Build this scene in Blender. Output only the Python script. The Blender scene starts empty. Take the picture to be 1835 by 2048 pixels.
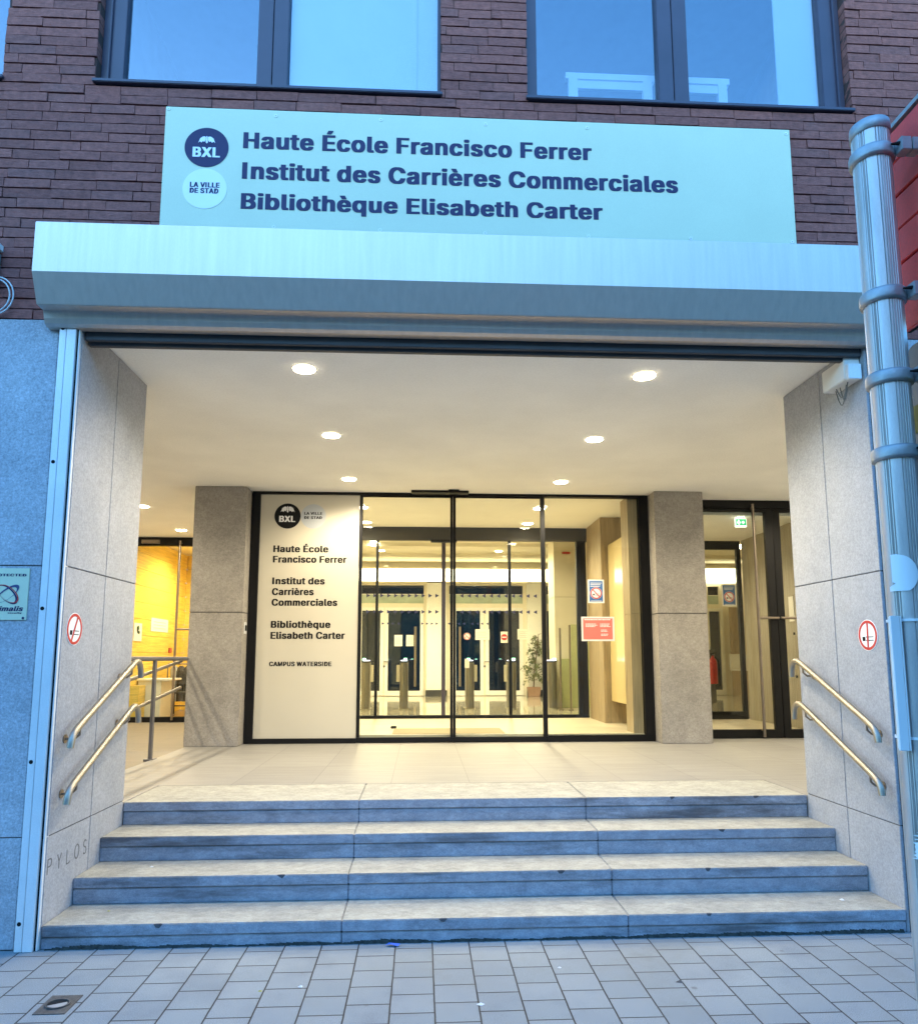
import bpy, bmesh, math, random
from mathutils import Vector, Matrix
from mathutils.geometry import tessellate_polygon
random.seed(7)
SC = bpy.context.scene
COL = SC.collection
R = math.radians

# ------------------------------------------------------------------ camera
cam = bpy.data.cameras.new('camera')
cam.sensor_fit = 'HORIZONTAL'; cam.sensor_width = 36.0
cam.lens = 36.0 * 1430.73 / 1835.0
cam.shift_y = 109.0 / 1835.0
cam.clip_start = 0.05; cam.clip_end = 400
co = bpy.data.objects.new('camera', cam); COL.objects.link(co)
yaw, pitch, roll = 0.0513, 0.128, -0.0007
F = Vector((math.sin(yaw)*math.cos(pitch), math.cos(yaw)*math.cos(pitch), math.sin(pitch)))
Rt = Vector((math.cos(yaw), -math.sin(yaw), 0)); U_ = Rt.cross(F)
R2 = math.cos(roll)*Rt + math.sin(roll)*U_; U2 = -math.sin(roll)*Rt + math.cos(roll)*U_
M = Matrix((R2, U2, -F)).transposed().to_4x4(); M.translation = (-0.0369, -4.5934, 1.7058)
co.matrix_world = M
SC.camera = co

# ------------------------------------------------------------------ world, sun, exposure
SUN_EL, SUN_ROT = R(5), R(200)
w = bpy.data.worlds.new('World'); SC.world = w; w.use_nodes = True
nt = w.node_tree; nt.nodes.clear()
sky = nt.nodes.new('ShaderNodeTexSky'); sky.sky_type = 'NISHITA'; sky.sun_disc = False
sky.sun_elevation = SUN_EL; sky.sun_rotation = SUN_ROT; sky.ozone_density = 3.0
mul = nt.nodes.new('ShaderNodeMix'); mul.data_type = 'RGBA'; mul.blend_type = 'MULTIPLY'
mul.inputs[0].default_value = 1.0; mul.inputs[7].default_value = (1.12, 1.86, 2.32, 1)   # cool camera white balance at dusk
bg = nt.nodes.new('ShaderNodeBackground'); bg.inputs[1].default_value = 0.15
wo = nt.nodes.new('ShaderNodeOutputWorld')
nt.links.new(sky.outputs[0], mul.inputs[6]); nt.links.new(mul.outputs[2], bg.inputs[0]); nt.links.new(bg.outputs[0], wo.inputs[0])
sl = bpy.data.lights.new('sun', 'SUN'); sl.energy = 0.02; sl.angle = R(20); sl.color = (1, .95, .9)
so = bpy.data.objects.new('sun', sl); COL.objects.link(so)
so.rotation_euler = (R(90) - SUN_EL, 0, R(180) - SUN_ROT + math.pi)
vs = SC.view_settings
vs.view_transform = 'Standard'; vs.look = 'None'; vs.gamma = 1; vs.use_curve_mapping = False
vs.exposure = 2.78
LAMP = 0.75          # common factor for the warm lamps
SC.cycles.use_denoising = True
SC.cycles.max_bounces = 10; SC.cycles.diffuse_bounces = 5; SC.cycles.glossy_bounces = 5
SC.cycles.transparent_max_bounces = 24
SC.cycles.sample_clamp_indirect = 4.0
SC.cycles.caustics_reflective = False; SC.cycles.caustics_refractive = False

# ------------------------------------------------------------------ materials
def nodes(name):
    m = bpy.data.materials.new(name); m.use_nodes = True
    n = m.node_tree.nodes; l = m.node_tree.links
    return m, n, l, n['Principled BSDF']

def ramp(n, stops):
    r = n.new('ShaderNodeValToRGB'); e = r.color_ramp.elements
    while len(e) < len(stops): e.new(0.5)
    for k, (p, c) in enumerate(stops):
        e[k].position = p; e[k].color = (*c, 1) if len(c) == 3 else c
    return r

def noise(n, l, src, scale, detail=5, rough=.55):
    t = n.new('ShaderNodeTexNoise'); t.inputs['Scale'].default_value = scale
    t.inputs['Detail'].default_value = detail; t.inputs['Roughness'].default_value = rough
    l.new(src, t.inputs['Vector']); return t

def mixc(n, l, fac, a, b, mode='MIX'):
    m = n.new('ShaderNodeMix'); m.data_type = 'RGBA'; m.blend_type = mode
    for k, v in ((0, fac), (6, a), (7, b)):
        if isinstance(v, (int, float)): m.inputs[k].default_value = v
        elif isinstance(v, tuple): m.inputs[k].default_value = (*v, 1)
        else: l.new(v, m.inputs[k])
    return m.outputs[2]

def coords(n, l, stretch=(1, 1, 1)):
    tc = n.new('ShaderNodeTexCoord'); mp = n.new('ShaderNodeMapping')
    mp.inputs['Scale'].default_value = stretch
    l.new(tc.outputs['Object'], mp.inputs['Vector']); return mp.outputs[0]

def pm(name, col, rough=.6, metal=0., var=.15, scale=4, fine=0., fscale=120, bump=0., bscale=80, stretch=(1, 1, 1), spec=.5, rvar=0.):
    """surface with soft blotches, fine speckle and bump"""
    m, n, l, b = nodes(name)
    v = coords(n, l, stretch)
    t = noise(n, l, v, scale, 6)
    lo = tuple(c*(1-var) for c in col); hi = tuple(min(1, c*(1+var)) for c in col)
    c = ramp(n, [(.3, lo), (.7, hi)]); l.new(t.outputs[0], c.inputs[0]); out = c.outputs[0]
    if fine:
        t2 = noise(n, l, v, fscale, 3, .7)
        c2 = ramp(n, [(.35, (1-fine,)*3), (.65, (1+fine*.6,)*3)]); l.new(t2.outputs[0], c2.inputs[0])
        out = mixc(n, l, 1.0, out, c2.outputs[0], 'MULTIPLY')
    l.new(out, b.inputs['Base Color'])
    b.inputs['Roughness'].default_value = rough; b.inputs['Metallic'].default_value = metal
    b.inputs['Specular IOR Level'].default_value = spec
    if rvar:
        mr = n.new('ShaderNodeMapRange'); mr.inputs['To Min'].default_value = max(0, rough-rvar); mr.inputs['To Max'].default_value = rough+rvar
        l.new(t.outputs[0], mr.inputs['Value']); l.new(mr.outputs[0], b.inputs['Roughness'])
    if bump:
        t3 = noise(n, l, v, bscale, 6, .65)
        bp = n.new('ShaderNodeBump'); bp.inputs['Strength'].default_value = bump; bp.inputs['Distance'].default_value = .01
        l.new(t3.outputs[0], bp.inputs['Height']); l.new(bp.outputs[0], b.inputs['Normal'])
    return m

def emit(name, col, s):
    m, n, l, b = nodes(name)
    b.inputs['Base Color'].default_value = (*col, 1)
    b.inputs['Emission Color'].default_value = (*col, 1); b.inputs['Emission Strength'].default_value = s
    return m

def glass(name, tint=(.93, .96, .94), refl=1.0, base=0.03, rough=0.0, minr=0.0):
    m = bpy.data.materials.new(name); m.use_nodes = True
    n = m.node_tree.nodes; l = m.node_tree.links; n.clear()
    o = n.new('ShaderNodeOutputMaterial'); tr = n.new('ShaderNodeBsdfTransparent'); gl = n.new('ShaderNodeBsdfGlossy')
    tr.inputs[0].default_value = (*tint, 1); gl.inputs['Roughness'].default_value = rough
    lw = n.new('ShaderNodeLayerWeight'); lw.inputs[0].default_value = .5
    pw = n.new('ShaderNodeMath'); pw.operation = 'POWER'; pw.inputs[1].default_value = 5; l.new(lw.outputs['Facing'], pw.inputs[0])
    sk = n.new('ShaderNodeMath'); sk.operation = 'MULTIPLY_ADD'; sk.inputs[1].default_value = .96; sk.inputs[2].default_value = .04; l.new(pw.outputs[0], sk.inputs[0])
    ma = n.new('ShaderNodeMath'); ma.operation = 'MULTIPLY_ADD'; ma.inputs[1].default_value = refl; ma.inputs[2].default_value = minr; ma.use_clamp = True
    mx = n.new('ShaderNodeMixShader')
    l.new(sk.outputs[0], ma.inputs[0]); l.new(ma.outputs[0], mx.inputs[0]); l.new(tr.outputs[0], mx.inputs[1]); l.new(gl.outputs[0], mx.inputs[2]); l.new(mx.outputs[0], o.inputs[0])
    return m

def brick_mat():
    m, n, l, b = nodes('brick')
    v = coords(n, l)
    at = n.new('ShaderNodeAttribute'); at.attribute_name = 'tint'
    c = ramp(n, [(0, (.27, .094, .078)), (.35, (.31, .105, .085)), (.7, (.355, .122, .098)), (1, (.28, .105, .09))]); l.new(at.outputs['Fac'], c.inputs[0])
    t = noise(n, l, v, 22, 8, .7); c2 = ramp(n, [(.3, (.62, .62, .64)), (.7, (1.25, 1.22, 1.2))]); l.new(t.outputs[0], c2.inputs[0])
    o = mixc(n, l, 1., c.outputs[0], c2.outputs[0], 'MULTIPLY')
    t4 = noise(n, l, v, 1.3, 4); c4 = ramp(n, [(.60, (0,)*3), (.80, (.20,)*3)]); l.new(t4.outputs[0], c4.inputs[0])
    o = mixc(n, l, c4.outputs[0], o, (.26, .22, .21))      # pale lime bloom
    l.new(o, b.inputs['Base Color']); b.inputs['Roughness'].default_value = .9
    t3 = noise(n, l, coords(n, l, (.6, 1, 1.6)), 38, 8, .7); bp = n.new('ShaderNodeBump'); bp.inputs['Strength'].default_value = .9; bp.inputs['Distance'].default_value = .012
    l.new(t3.outputs[0], bp.inputs['Height']); l.new(bp.outputs[0], b.inputs['Normal'])
    return m

def pave_mat():
    m, n, l, b = nodes('pavers')
    tc = n.new('ShaderNodeTexCoord'); sep = n.new('ShaderNodeSeparateXYZ'); l.new(tc.outputs['Object'], sep.inputs[0])
    def add(s, k):
        a = n.new('ShaderNodeMath'); a.operation = 'ADD'; a.inputs[1].default_value = k; l.new(s, a.inputs[0]); return a.outputs[0]
    cb = n.new('ShaderNodeCombineXYZ')
    l.new(add(sep.outputs['Y'], .184 + .0978), cb.inputs[0]); l.new(add(sep.outputs['X'], -.038 + .2196*40), cb.inputs[1])
    wob = noise(n, l, tc.outputs['Object'], 6, 3)
    wv = n.new('ShaderNodeVectorMath'); wv.operation = 'SCALE'; wv.inputs[3].default_value = .006; l.new(wob.outputs[1], wv.inputs[0])
    av = n.new('ShaderNodeVectorMath'); l.new(cb.outputs[0], av.inputs[0]); l.new(wv.outputs[0], av.inputs[1])
    br = n.new('ShaderNodeTexBrick'); l.new(av.outputs[0], br.inputs['Vector'])
    br.offset = .5; br.offset_frequency = 2; br.squash = 1
    br.inputs['Scale'].default_value = 1; br.inputs['Brick Width'].default_value = .1957; br.inputs['Row Height'].default_value = .2196
    br.inputs['Mortar Size'].default_value = .0046; br.inputs['Mortar Smooth'].default_value = .25
    br.inputs['Color1'].default_value = (.22, .25, .264, 1); br.inputs['Color2'].default_value = (.25, .278, .29, 1); br.inputs['Mortar'].default_value = (.03, .028, .026, 1)
    t = noise(n, l, tc.outputs['Object'], 2.2, 6, .6); c = ramp(n, [(.3, (.78, .78, .8)), (.7, (1.15, 1.14, 1.1))]); l.new(t.outputs[0], c.inputs[0])
    o = mixc(n, l, 1., br.outputs['Color'], c.outputs[0], 'MULTIPLY')
    t2 = noise(n, l, tc.outputs['Object'], 230, 3, .7); c2 = ramp(n, [(.3, (.55,)*3), (.7, (1.4,)*3)]); l.new(t2.outputs[0], c2.inputs[0])
    o = mixc(n, l, 1., o, c2.outputs[0], 'MULTIPLY')
    vo = n.new('ShaderNodeTexVoronoi'); vo.inputs['Scale'].default_value = 3.1; l.new(tc.outputs['Object'], vo.inputs['Vector'])
    c3 = ramp(n, [(.035, (.55,)*3), (.06, (0,)*3)]); l.new(vo.outputs['Distance'], c3.inputs[0])
    o = mixc(n, l, c3.outputs[0], o, (.09, .085, .08))   # old chewing gum spots
    t5 = noise(n, l, tc.outputs['Object'], 1.1, 9, .72); c5 = ramp(n, [(.50, (0,)*3), (.70, (.5,)*3)]); l.new(t5.outputs[0], c5.inputs[0])
    o = mixc(n, l, c5.outputs[0], o, (.105, .105, .10))     # trodden dirt
    t6 = noise(n, l, tc.outputs['Object'], 17, 4, .6); c6 = ramp(n, [(.70, (0,)*3), (.76, (.35,)*3)]); l.new(t6.outputs[0], c6.inputs[0])
    o = mixc(n, l, c6.outputs[0], o, (.34, .35, .35))       # pale scuffs
    l.new(o, b.inputs['Base Color']); b.inputs['Roughness'].default_value = .8
    h = n.new('ShaderNodeMath'); h.operation = 'MULTIPLY_ADD'; h.inputs[1].default_value = -1.; l.new(br.outputs['Fac'], h.inputs[0])
    h2 = n.new('ShaderNodeMath'); h2.operation = 'MULTIPLY'; h2.inputs[1].default_value = .12; l.new(t2.outputs[0], h2.inputs[0]); l.new(h2.outputs[0], h.inputs[2])
    bp = n.new('ShaderNodeBump'); bp.inputs['Strength'].default_value = .7; bp.inputs['Distance'].default_value = .008
    l.new(h.outputs[0], bp.inputs['Height']); l.new(bp.outputs[0], b.inputs['Normal'])
    return m

def tile_mat(name, col, wx, wy, ox, oy, rough, streak=0., joint=.55, var=.1):
    m, n, l, b = nodes(name)
    tc = n.new('ShaderNodeTexCoord'); mp = n.new('ShaderNodeMapping'); mp.inputs['Location'].default_value = (ox, oy, 0); l.new(tc.outputs['Object'], mp.inputs['Vector'])
    br = n.new('ShaderNodeTexBrick'); l.new(mp.outputs[0], br.inputs['Vector']); br.offset = 0
    br.inputs['Scale'].default_value = 1; br.inputs['Brick Width'].default_value = wx; br.inputs['Row Height'].default_value = wy
    br.inputs['Mortar Size'].default_value = .004; br.inputs['Mortar Smooth'].default_value = .4
    br.inputs['Color1'].default_value = (*[c*(1-var*.5) for c in col], 1); br.inputs['Color2'].default_value = (*[c*(1+var*.5) for c in col], 1)
    br.inputs['Mortar'].default_value = (*[c*joint for c in col], 1)
    v2 = coords(n, l, (.6, 7, 1) if streak else (1, 1, 1))
    t = noise(n, l, v2, 3 if streak else 5, 6, .6); s = max(streak, .1); c = ramp(n, [(.3, (1-s,)*3), (.7, (1+s*.5,)*3)]); l.new(t.outputs[0], c.inputs[0])
    o = mixc(n, l, 1., br.outputs['Color'], c.outputs[0], 'MULTIPLY')
    t2 = noise(n, l, tc.outputs['Object'], 190, 3, .7); c2 = ramp(n, [(.3, (.86,)*3), (.7, (1.1,)*3)]); l.new(t2.outputs[0], c2.inputs[0])
    o = mixc(n, l, 1., o, c2.outputs[0], 'MULTIPLY')
    l.new(o, b.inputs['Base Color']); b.inputs['Roughness'].default_value = rough
    return m

def riser_mat():
    """blue-grey limestone with dirt that gathers in ragged stains"""
    m, n, l, b = nodes('step_limestone')
    v = coords(n, l)
    t = noise(n, l, v, 5, 7, .65); c = ramp(n, [(.25, (.265, .285, .335)), (.75, (.37, .395, .45))]); l.new(t.outputs[0], c.inputs[0]); o = c.outputs[0]
    t2 = noise(n, l, v, 150, 3, .7); c2 = ramp(n, [(.3, (.75,)*3), (.7, (1.18,)*3)]); l.new(t2.outputs[0], c2.inputs[0])
    o = mixc(n, l, 1., o, c2.outputs[0], 'MULTIPLY')
    for s_, a_, z_ in ((14, .80, 1.17), (48, .84, 1.13)):
        tm = noise(n, l, coords(n, l, (.7, 1, 1.3)), s_, 5, .7); cm = ramp(n, [(.32, (a_,)*3), (.68, (z_,)*3)]); l.new(tm.outputs[0], cm.inputs[0]); o = mixc(n, l, 1., o, cm.outputs[0], 'MULTIPLY')
    # ragged dark stains, only on upright faces
    ge = n.new('ShaderNodeNewGeometry'); sp = n.new('ShaderNodeSeparateXYZ'); l.new(ge.outputs['Normal'], sp.inputs[0])
    ab = n.new('ShaderNodeMath'); ab.operation = 'LESS_THAN'; ab.inputs[1].default_value = .5; l.new(sp.outputs['Z'], ab.inputs[0])
    t4 = noise(n, l, coords(n, l, (.45, 1, 3)), 2.3, 7, .65); c4 = ramp(n, [(.50, (0,)*3), (.68, (.8,)*3)]); l.new(t4.outputs[0], c4.inputs[0])
    mm = n.new('ShaderNodeMath'); mm.operation = 'MULTIPLY'; l.new(c4.outputs[0], mm.inputs[0]); l.new(ab.outputs[0], mm.inputs[1])
    o = mixc(n, l, mm.outputs[0], o, (.075, .07, .072))
    # tops tinted warm: lamp light put into the colour, over sandy dirt
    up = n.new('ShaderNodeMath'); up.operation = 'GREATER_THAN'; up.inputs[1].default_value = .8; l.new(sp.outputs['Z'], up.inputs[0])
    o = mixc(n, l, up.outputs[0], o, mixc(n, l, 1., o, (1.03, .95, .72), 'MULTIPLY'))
    l.new(o, b.inputs['Base Color']); b.inputs['Roughness'].default_value = .75
    t3 = noise(n, l, v, 110, 6, .7); bp = n.new('ShaderNodeBump'); bp.inputs['Strength'].default_value = .35; bp.inputs['Distance'].default_value = .006
    l.new(t3.outputs[0], bp.inputs['Height']); l.new(bp.outputs[0], b.inputs['Normal'])
    return m

def wood_mat(name, col, seam=.45, axis='Z', rough=.45):
    m, n, l, b = nodes(name)
    v = coords(n, l, {'Z': (9, 9, .5), 'Y': (1, .5, 9)}[axis])
    t = noise(n, l, v, 4, 7, .6); c = ramp(n, [(.3, tuple(x*.72 for x in col)), (.7, tuple(x*1.15 for x in col))]); l.new(t.outputs[0], c.inputs[0])
    o = c.outputs[0]
    l.new(o, b.inputs['Base Color']); b.inputs['Roughness'].default_value = rough
    return m

def stone_mat(name, lo, hi, sc=3.0, k=1.0):
    m, n, l, b = nodes(name)
    v = coords(n, l)
    t = noise(n, l, v, sc, 7, .62); c = ramp(n, [(.28, lo), (.72, hi)]); l.new(t.outputs[0], c.inputs[0]); o = c.outputs[0]
    for s_, a, z in ((9, .86, 1.1), (34, .74, 1.2), (75, .66, 1.28), (210, .8, 1.15)):
        t2 = noise(n, l, v, s_, 3, .75); c2 = ramp(n, [(.34, (1-(1-a)*k,)*3), (.66, (1+(z-1)*k,)*3)]); l.new(t2.outputs[0], c2.inputs[0])
        o = mixc(n, l, 1., o, c2.outputs[0], 'MULTIPLY')
    vo = n.new('ShaderNodeTexVoronoi'); vo.inputs['Scale'].default_value = 26; l.new(v, vo.inputs['Vector'])
    c3 = ramp(n, [(.05, (.35,)*3), (.12, (0,)*3)]); l.new(vo.outputs['Distance'], c3.inputs[0])
    o = mixc(n, l, c3.outputs[0], o, tuple(min(1, x*1.5) for x in hi))   # fossil flecks
    l.new(o, b.inputs['Base Color']); b.inputs['Roughness'].default_value = .8
    t3 = noise(n, l, v, 130, 6, .7); bp = n.new('ShaderNodeBump'); bp.inputs['Strength'].default_value = .3; bp.inputs['Distance'].default_value = .005
    l.new(t3.outputs[0], bp.inputs['Height']); l.new(bp.outputs[0], b.inputs['Normal'])
    return m

MT = {
 'brick': brick_mat(), 'mortar': pm('dark_mortar', (.085, .042, .036), .95, bump=.6),
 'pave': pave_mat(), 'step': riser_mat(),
 'stone': stone_mat('blue_limestone', (.33, .345, .375), (.43, .435, .46), 1.6, .42),
 'cladding': stone_mat('outer_limestone', (.37, .395, .44), (.53, .545, .58), 2.2, .75),
 'pillar': stone_mat('grey_limestone', (.29, .27, .24), (.42, .39, .35), 1.6, .62),
 'joint': pm('joint_filler', (.09, .09, .09), .95),
 'landing': tile_mat('landing_stone', (.265, .257, .24), .685, 1.02, .3, -1.83, .5, .17, .66, .10),
 'vestfloor': tile_mat('vestibule_floor', (.62, .54, .40), 1.2, .42, 0, 0, .35, .22, .8),
 'hallfloor': tile_mat('polished_hall_floor', (.40, .36, .27), .6, .6, 0, 0, .06, .08, .8),
 'ramp': tile_mat('ramp_stone', (.20, .175, .135), .6, .9, 0, 0, .55, .15, .7),
 'plaster': pm('plaster', (.93, .92, .89), .9, var=.05, scale=1.2, fine=.05, fscale=60, bump=.15, bscale=50),
 'cream': pm('cream_plaster', (.78, .72, .58), .85, var=.05, scale=1),
 'white': pm('white_paint', (.8, .79, .75), .5, var=.03),
 'alu': pm('brushed_aluminium', (.65, .56, .49), .46, .75, var=.06, scale=3, fine=.06, fscale=90, stretch=(8, 8, .5), bump=.05),
 'alurail': pm('grey_aluminium', (.80, .81, .81), .42, .12, var=.06, scale=3, fine=.04),
 'alublue': pm('dark_blue_aluminium', (.30, .33, .46), .5, .1, var=.15, scale=3), 'turn': pm('turnstile_steel', (.26, .235, .18), .32, .85, var=.2, scale=5, stretch=(12, 12, .4)),
 'darkbar': pm('dark_bar', (.06, .06, .065), .6),
 'black': pm('black_aluminium', (.006, .006, .0065), .45, var=.2, spec=.25),
 'anthra': pm('anthracite_frame', (.055, .045, .072), .45, var=.1),
 'fascia': pm('charcoal_fascia', (.045, .042, .038), .6, var=.15),
 'steel': pm('stainless_steel', (.37, .34, .285), .48, 1., var=.06, scale=9, fine=.05, stretch=(1, 1, 1), rvar=.06),
 'bronze': pm('brown_steel', (.30, .25, .20), .35, .9, var=.1),
 'greysteel': pm('grey_painted_steel', (.17, .165, .17), .5, .3, var=.1),
 'galv': pm('grooved_aluminium_post', (.60, .545, .51), .46, .55, var=.16, scale=5, fine=.06, stretch=(6, 6, .8), rvar=.08),
 'clamp': pm('cast_clamp', (.40, .41, .42), .5, .6, var=.15, scale=20, bump=.2),
 'signwhite': pm('sign_panel', (.66, .69, .49), .45, var=.03, scale=2, fine=.03),
 'navy': pm('navy_vinyl', (.034, .030, .090), .55, var=.06, spec=.25),
 'ink': pm('black_vinyl', (.007, .007, .0075), .6, var=.06, spec=.2),
 'vinylwhite': pm('white_vinyl', (.85, .86, .86), .5, var=.02),
 'pale': pm('pale_disc', (.86, .87, .86), .45, var=.02),
 'greydisc': pm('grey_disc', (.50, .53, .56), .45, var=.02),
 'panel': pm('cream_info_panel', (.62, .58, .47), .35, var=.03, scale=.7, fine=.02),
 'red': pm('red_ring', (.55, .04, .035), .5, var=.06), 'redboard': pm('red_planks', (.80, .075, .07), .45, var=.12, scale=3, fine=.08),
 'salmon': pm('red_poster', (.74, .20, .16), .5, var=.05), 'paper': pm('paper', (.82, .80, .74), .8, var=.03),
 'bluep': pm('blue_poster', (.05, .16, .42), .5, var=.08), 'print': pm('grey_print', (.35, .34, .32), .7, var=.1),
 'green': emit('exit_green', (.03, .38, .14), .25), 'exitwhite': emit('exit_white', (.8, .85, .75), .6),
 'lens': emit('lamp_lens', (1, .86, .60), 9.0), 'strip': emit('lit_cove', (1, .88, .62), 1.6),
 'led': emit('green_led', (.35, 1, .6), 1.6), 'ledpink': emit('white_led', (.95, .8, 1), 1.2),
 'glass': glass('clear_glass', (.95, .97, .94), .55), 'winglass': glass('coated_glass', (.86, .90, .95), 1., minr=.12),
 'greenglass': glass('green_glass', (.86, .92, .74), .8), 'bluepane': glass('hall_night_glass', (.55, .6, .66), 1.0, minr=.03),
 'night': pm('night_dark', (.035, .055, .10), .9, var=.4, scale=1.5), 'greenfilm': pm('frosted_film', (.42, .50, .40), .6),
 'oak': wood_mat('boarded_wood', (.39, .30, .18)), 'concrete': wood_mat('board_marked_concrete', (.42, .38, .29), rough=.8),
 'yellow': pm('yellow_gloss_panel', (.72, .58, .30), .12, var=.04, scale=1), 'orange': wood_mat('orange_wood', (.84, .60, .11), axis='Y', rough=.4),
 'roomfloor': pm('wood_floor', (.30, .2, .1), .4), 'blind': pm('white_blind', (.78, .80, .80), .8, var=.03),
 'room': pm('room_wall', (.24, .25, .32), .9), 'leaf': pm('leaf', (.13, .16, .05), .45, var=.45, scale=9),
 'trunk': pm('plant_stem', (.13, .08, .045), .8), 'pot': pm('terracotta_pot', (.36, .22, .14), .7, var=.1), 'soil': pm('soil', (.04, .03, .02), 1),
 'cloth': pm('dark_cloth', (.05, .045, .04), .9, var=.3), 'extred': pm('extinguisher_red', (.45, .03, .03), .3),
 'bluewrap': pm('blue_wrapper', (.03, .13, .55), .4), 'gum': pm('pale_litter', (.7, .7, .68), .7), 'yellowbit': pm('yellow_litter', (.5, .42, .1), .7),
 'iron': pm('iron_plate', (.10, .095, .09), .6, .4, var=.3, scale=30, bump=.4), 'chip': pm('chipped_stone', (.09, .09, .10), .95, var=.3, scale=60), 'hole': pm('hole_black', (.006, .006, .006), 1),
 'cable': pm('white_cable', (.6, .62, .62), .5), 'cablegrey': pm('grey_cable', (.2, .2, .19), .5), 'yellowsign': pm('yellow_face', (.22, .18, .03), .6),
 'greyback': pm('grey_sign_back', (.2, .21, .21), .5, .3, var=.12), 'moss': pm('moss', (.042, .042, .036), 1, var=.5, scale=40, bump=.8),
 'neon': pm('navy_ribbon', (.05, .06, .16), .5), 'arrow': pm('arrow_decal', (.03, .035, .12), .5),
 'beige': pm('beige_stone', (.66, .58, .42), .6, var=.06, scale=2, fine=.03), 'ceilslot': pm('ceiling_slot', (.34, .30, .22), .9),
}

# ------------------------------------------------------------------ builders
class MB:
    def __init__(s): s.v = []; s.f = []; s.sm = []
    def add(s, vs, fs, smooth=False):
        k = len(s.v); s.v += [Vector(p) for p in vs]
        for q in fs: s.f.append([i+k for i in q]); s.sm.append(smooth)
        return s
    def box(s, x0, x1, y0, y1, z0, z1):
        return s.add([(x0, y0, z0), (x1, y0, z0), (x1, y1, z0), (x0, y1, z0), (x0, y0, z1), (x1, y0, z1), (x1, y1, z1), (x0, y1, z1)],
              [(0, 3, 2, 1), (4, 5, 6, 7), (0, 1, 5, 4), (1, 2, 6, 5), (2, 3, 7, 6), (3, 0, 4, 7)])
    def prism(s, pts, fr, t, smooth=False):
        """polygon pts (u, v) in frame fr=(origin, U, V, N), thick t along N"""
        O, U, V, N = [Vector(a) for a in fr]; n = len(pts)
        a = [O+U*u+V*v for u, v in pts]; b = [p+N*t for p in a]
        s.add(a+b, [tuple(range(n))[::-1], tuple(range(n, 2*n))])
        return s.add(a+b, [(i, (i+1) % n, n+(i+1) % n, n+i) for i in range(n)], smooth)
    def disc(s, u, v, ru, rv, fr, t, n=40):
        return s.prism([(u+ru*math.cos(2*math.pi*i/n), v+rv*math.sin(2*math.pi*i/n)) for i in range(n)], fr, t)
    def ring(s, u, v, ro, ri, fr, t, n=40, sv=1.0):
        O, U, V, N = [Vector(a) for a in fr]
        P = []
        for r, h in ((ro, 0), (ro, t), (ri, t), (ri, 0)):
            P += [O+U*(u+r*math.cos(2*math.pi*i/n))+V*(v+sv*r*math.sin(2*math.pi*i/n))+N*h for i in range(n)]
        return s.add(P, [(k*n+i, k*n+(i+1) % n, ((k+1) % 4)*n+(i+1) % n, ((k+1) % 4)*n+i) for k in range(4) for i in range(n)])
    def tube(s, path, r, n=12, closed=False, cap=True):
        P = [Vector(p) for p in path]; m = len(P); rs = r if isinstance(r, (list, tuple)) else [r]*m
        ref = None; V = []
        for i in range(m):
            a = P[i-1] if (i or closed) else P[i]; b = P[(i+1) % m] if (i < m-1 or closed) else P[i]
            d = (b-a).normalized()
            if ref is None: ref = d.orthogonal().normalized()
            ref = (ref-d*ref.dot(d)).normalized(); q = d.cross(ref)
            V += [P[i]+(ref*math.cos(2*math.pi*k/n)+q*math.sin(2*math.pi*k/n))*rs[i] for k in range(n)]
        Fs = [(i*n+k, i*n+(k+1) % n, ((i+1) % m)*n+(k+1) % n, ((i+1) % m)*n+k) for i in range(m if closed else m-1) for k in range(n)]
        s.add(V, Fs, True)
        if cap and not closed: s.add(V[:n], [tuple(range(n))[::-1]]); s.add(V[-n:], [tuple(range(n))])
        return s
    def lathe(s, prof, c, n=40):
        V = [(c[0]+r*math.cos(2*math.pi*k/n), c[1]+r*math.sin(2*math.pi*k/n), c[2]+z) for r, z in prof for k in range(n)]
        return s.add(V, [(i*n+k, i*n+(k+1) % n, (i+1)*n+(k+1) % n, (i+1)*n+k) for i in range(len(prof)-1) for k in range(n)], True)
    def build(s, name, mat, parent=None, origin=None, bevel=0., seg=2):
        me = bpy.data.meshes.new(name)
        o0 = Vector(origin) if origin is not None else (ORG.get(parent.name, Vector()) if parent else Vector())
        me.from_pydata([p-o0 for p in s.v], [], s.f); me.update()
        for p, q in zip(me.polygons, s.sm): p.use_smooth = q
        if bevel:
            bm = bmesh.new(); bm.from_mesh(me); bmesh.ops.remove_doubles(bm, verts=bm.verts, dist=1e-5)
            bmesh.ops.recalc_face_normals(bm, faces=bm.faces)
            ed = [e for e in bm.edges if len(e.link_faces) == 2 and e.calc_face_angle(0) > .6]
            bmesh.ops.bevel(bm, geom=ed, offset=bevel, segments=seg, affect='EDGES', clamp_overlap=True)
            bm.to_mesh(me); bm.free()
        else:
            bm = bmesh.new(); bm.from_mesh(me); bmesh.ops.recalc_face_normals(bm, faces=bm.faces); bm.to_mesh(me); bm.free()
        me.materials.append(MT[mat] if isinstance(mat, str) else mat)
        ob = bpy.data.objects.new(name, me); COL.objects.link(ob)
        if parent: ob.parent = parent; ORG[ob.name] = o0
        else: ob.location = o0; ORG[ob.name] = o0
        return ob
ORG = {}

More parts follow.
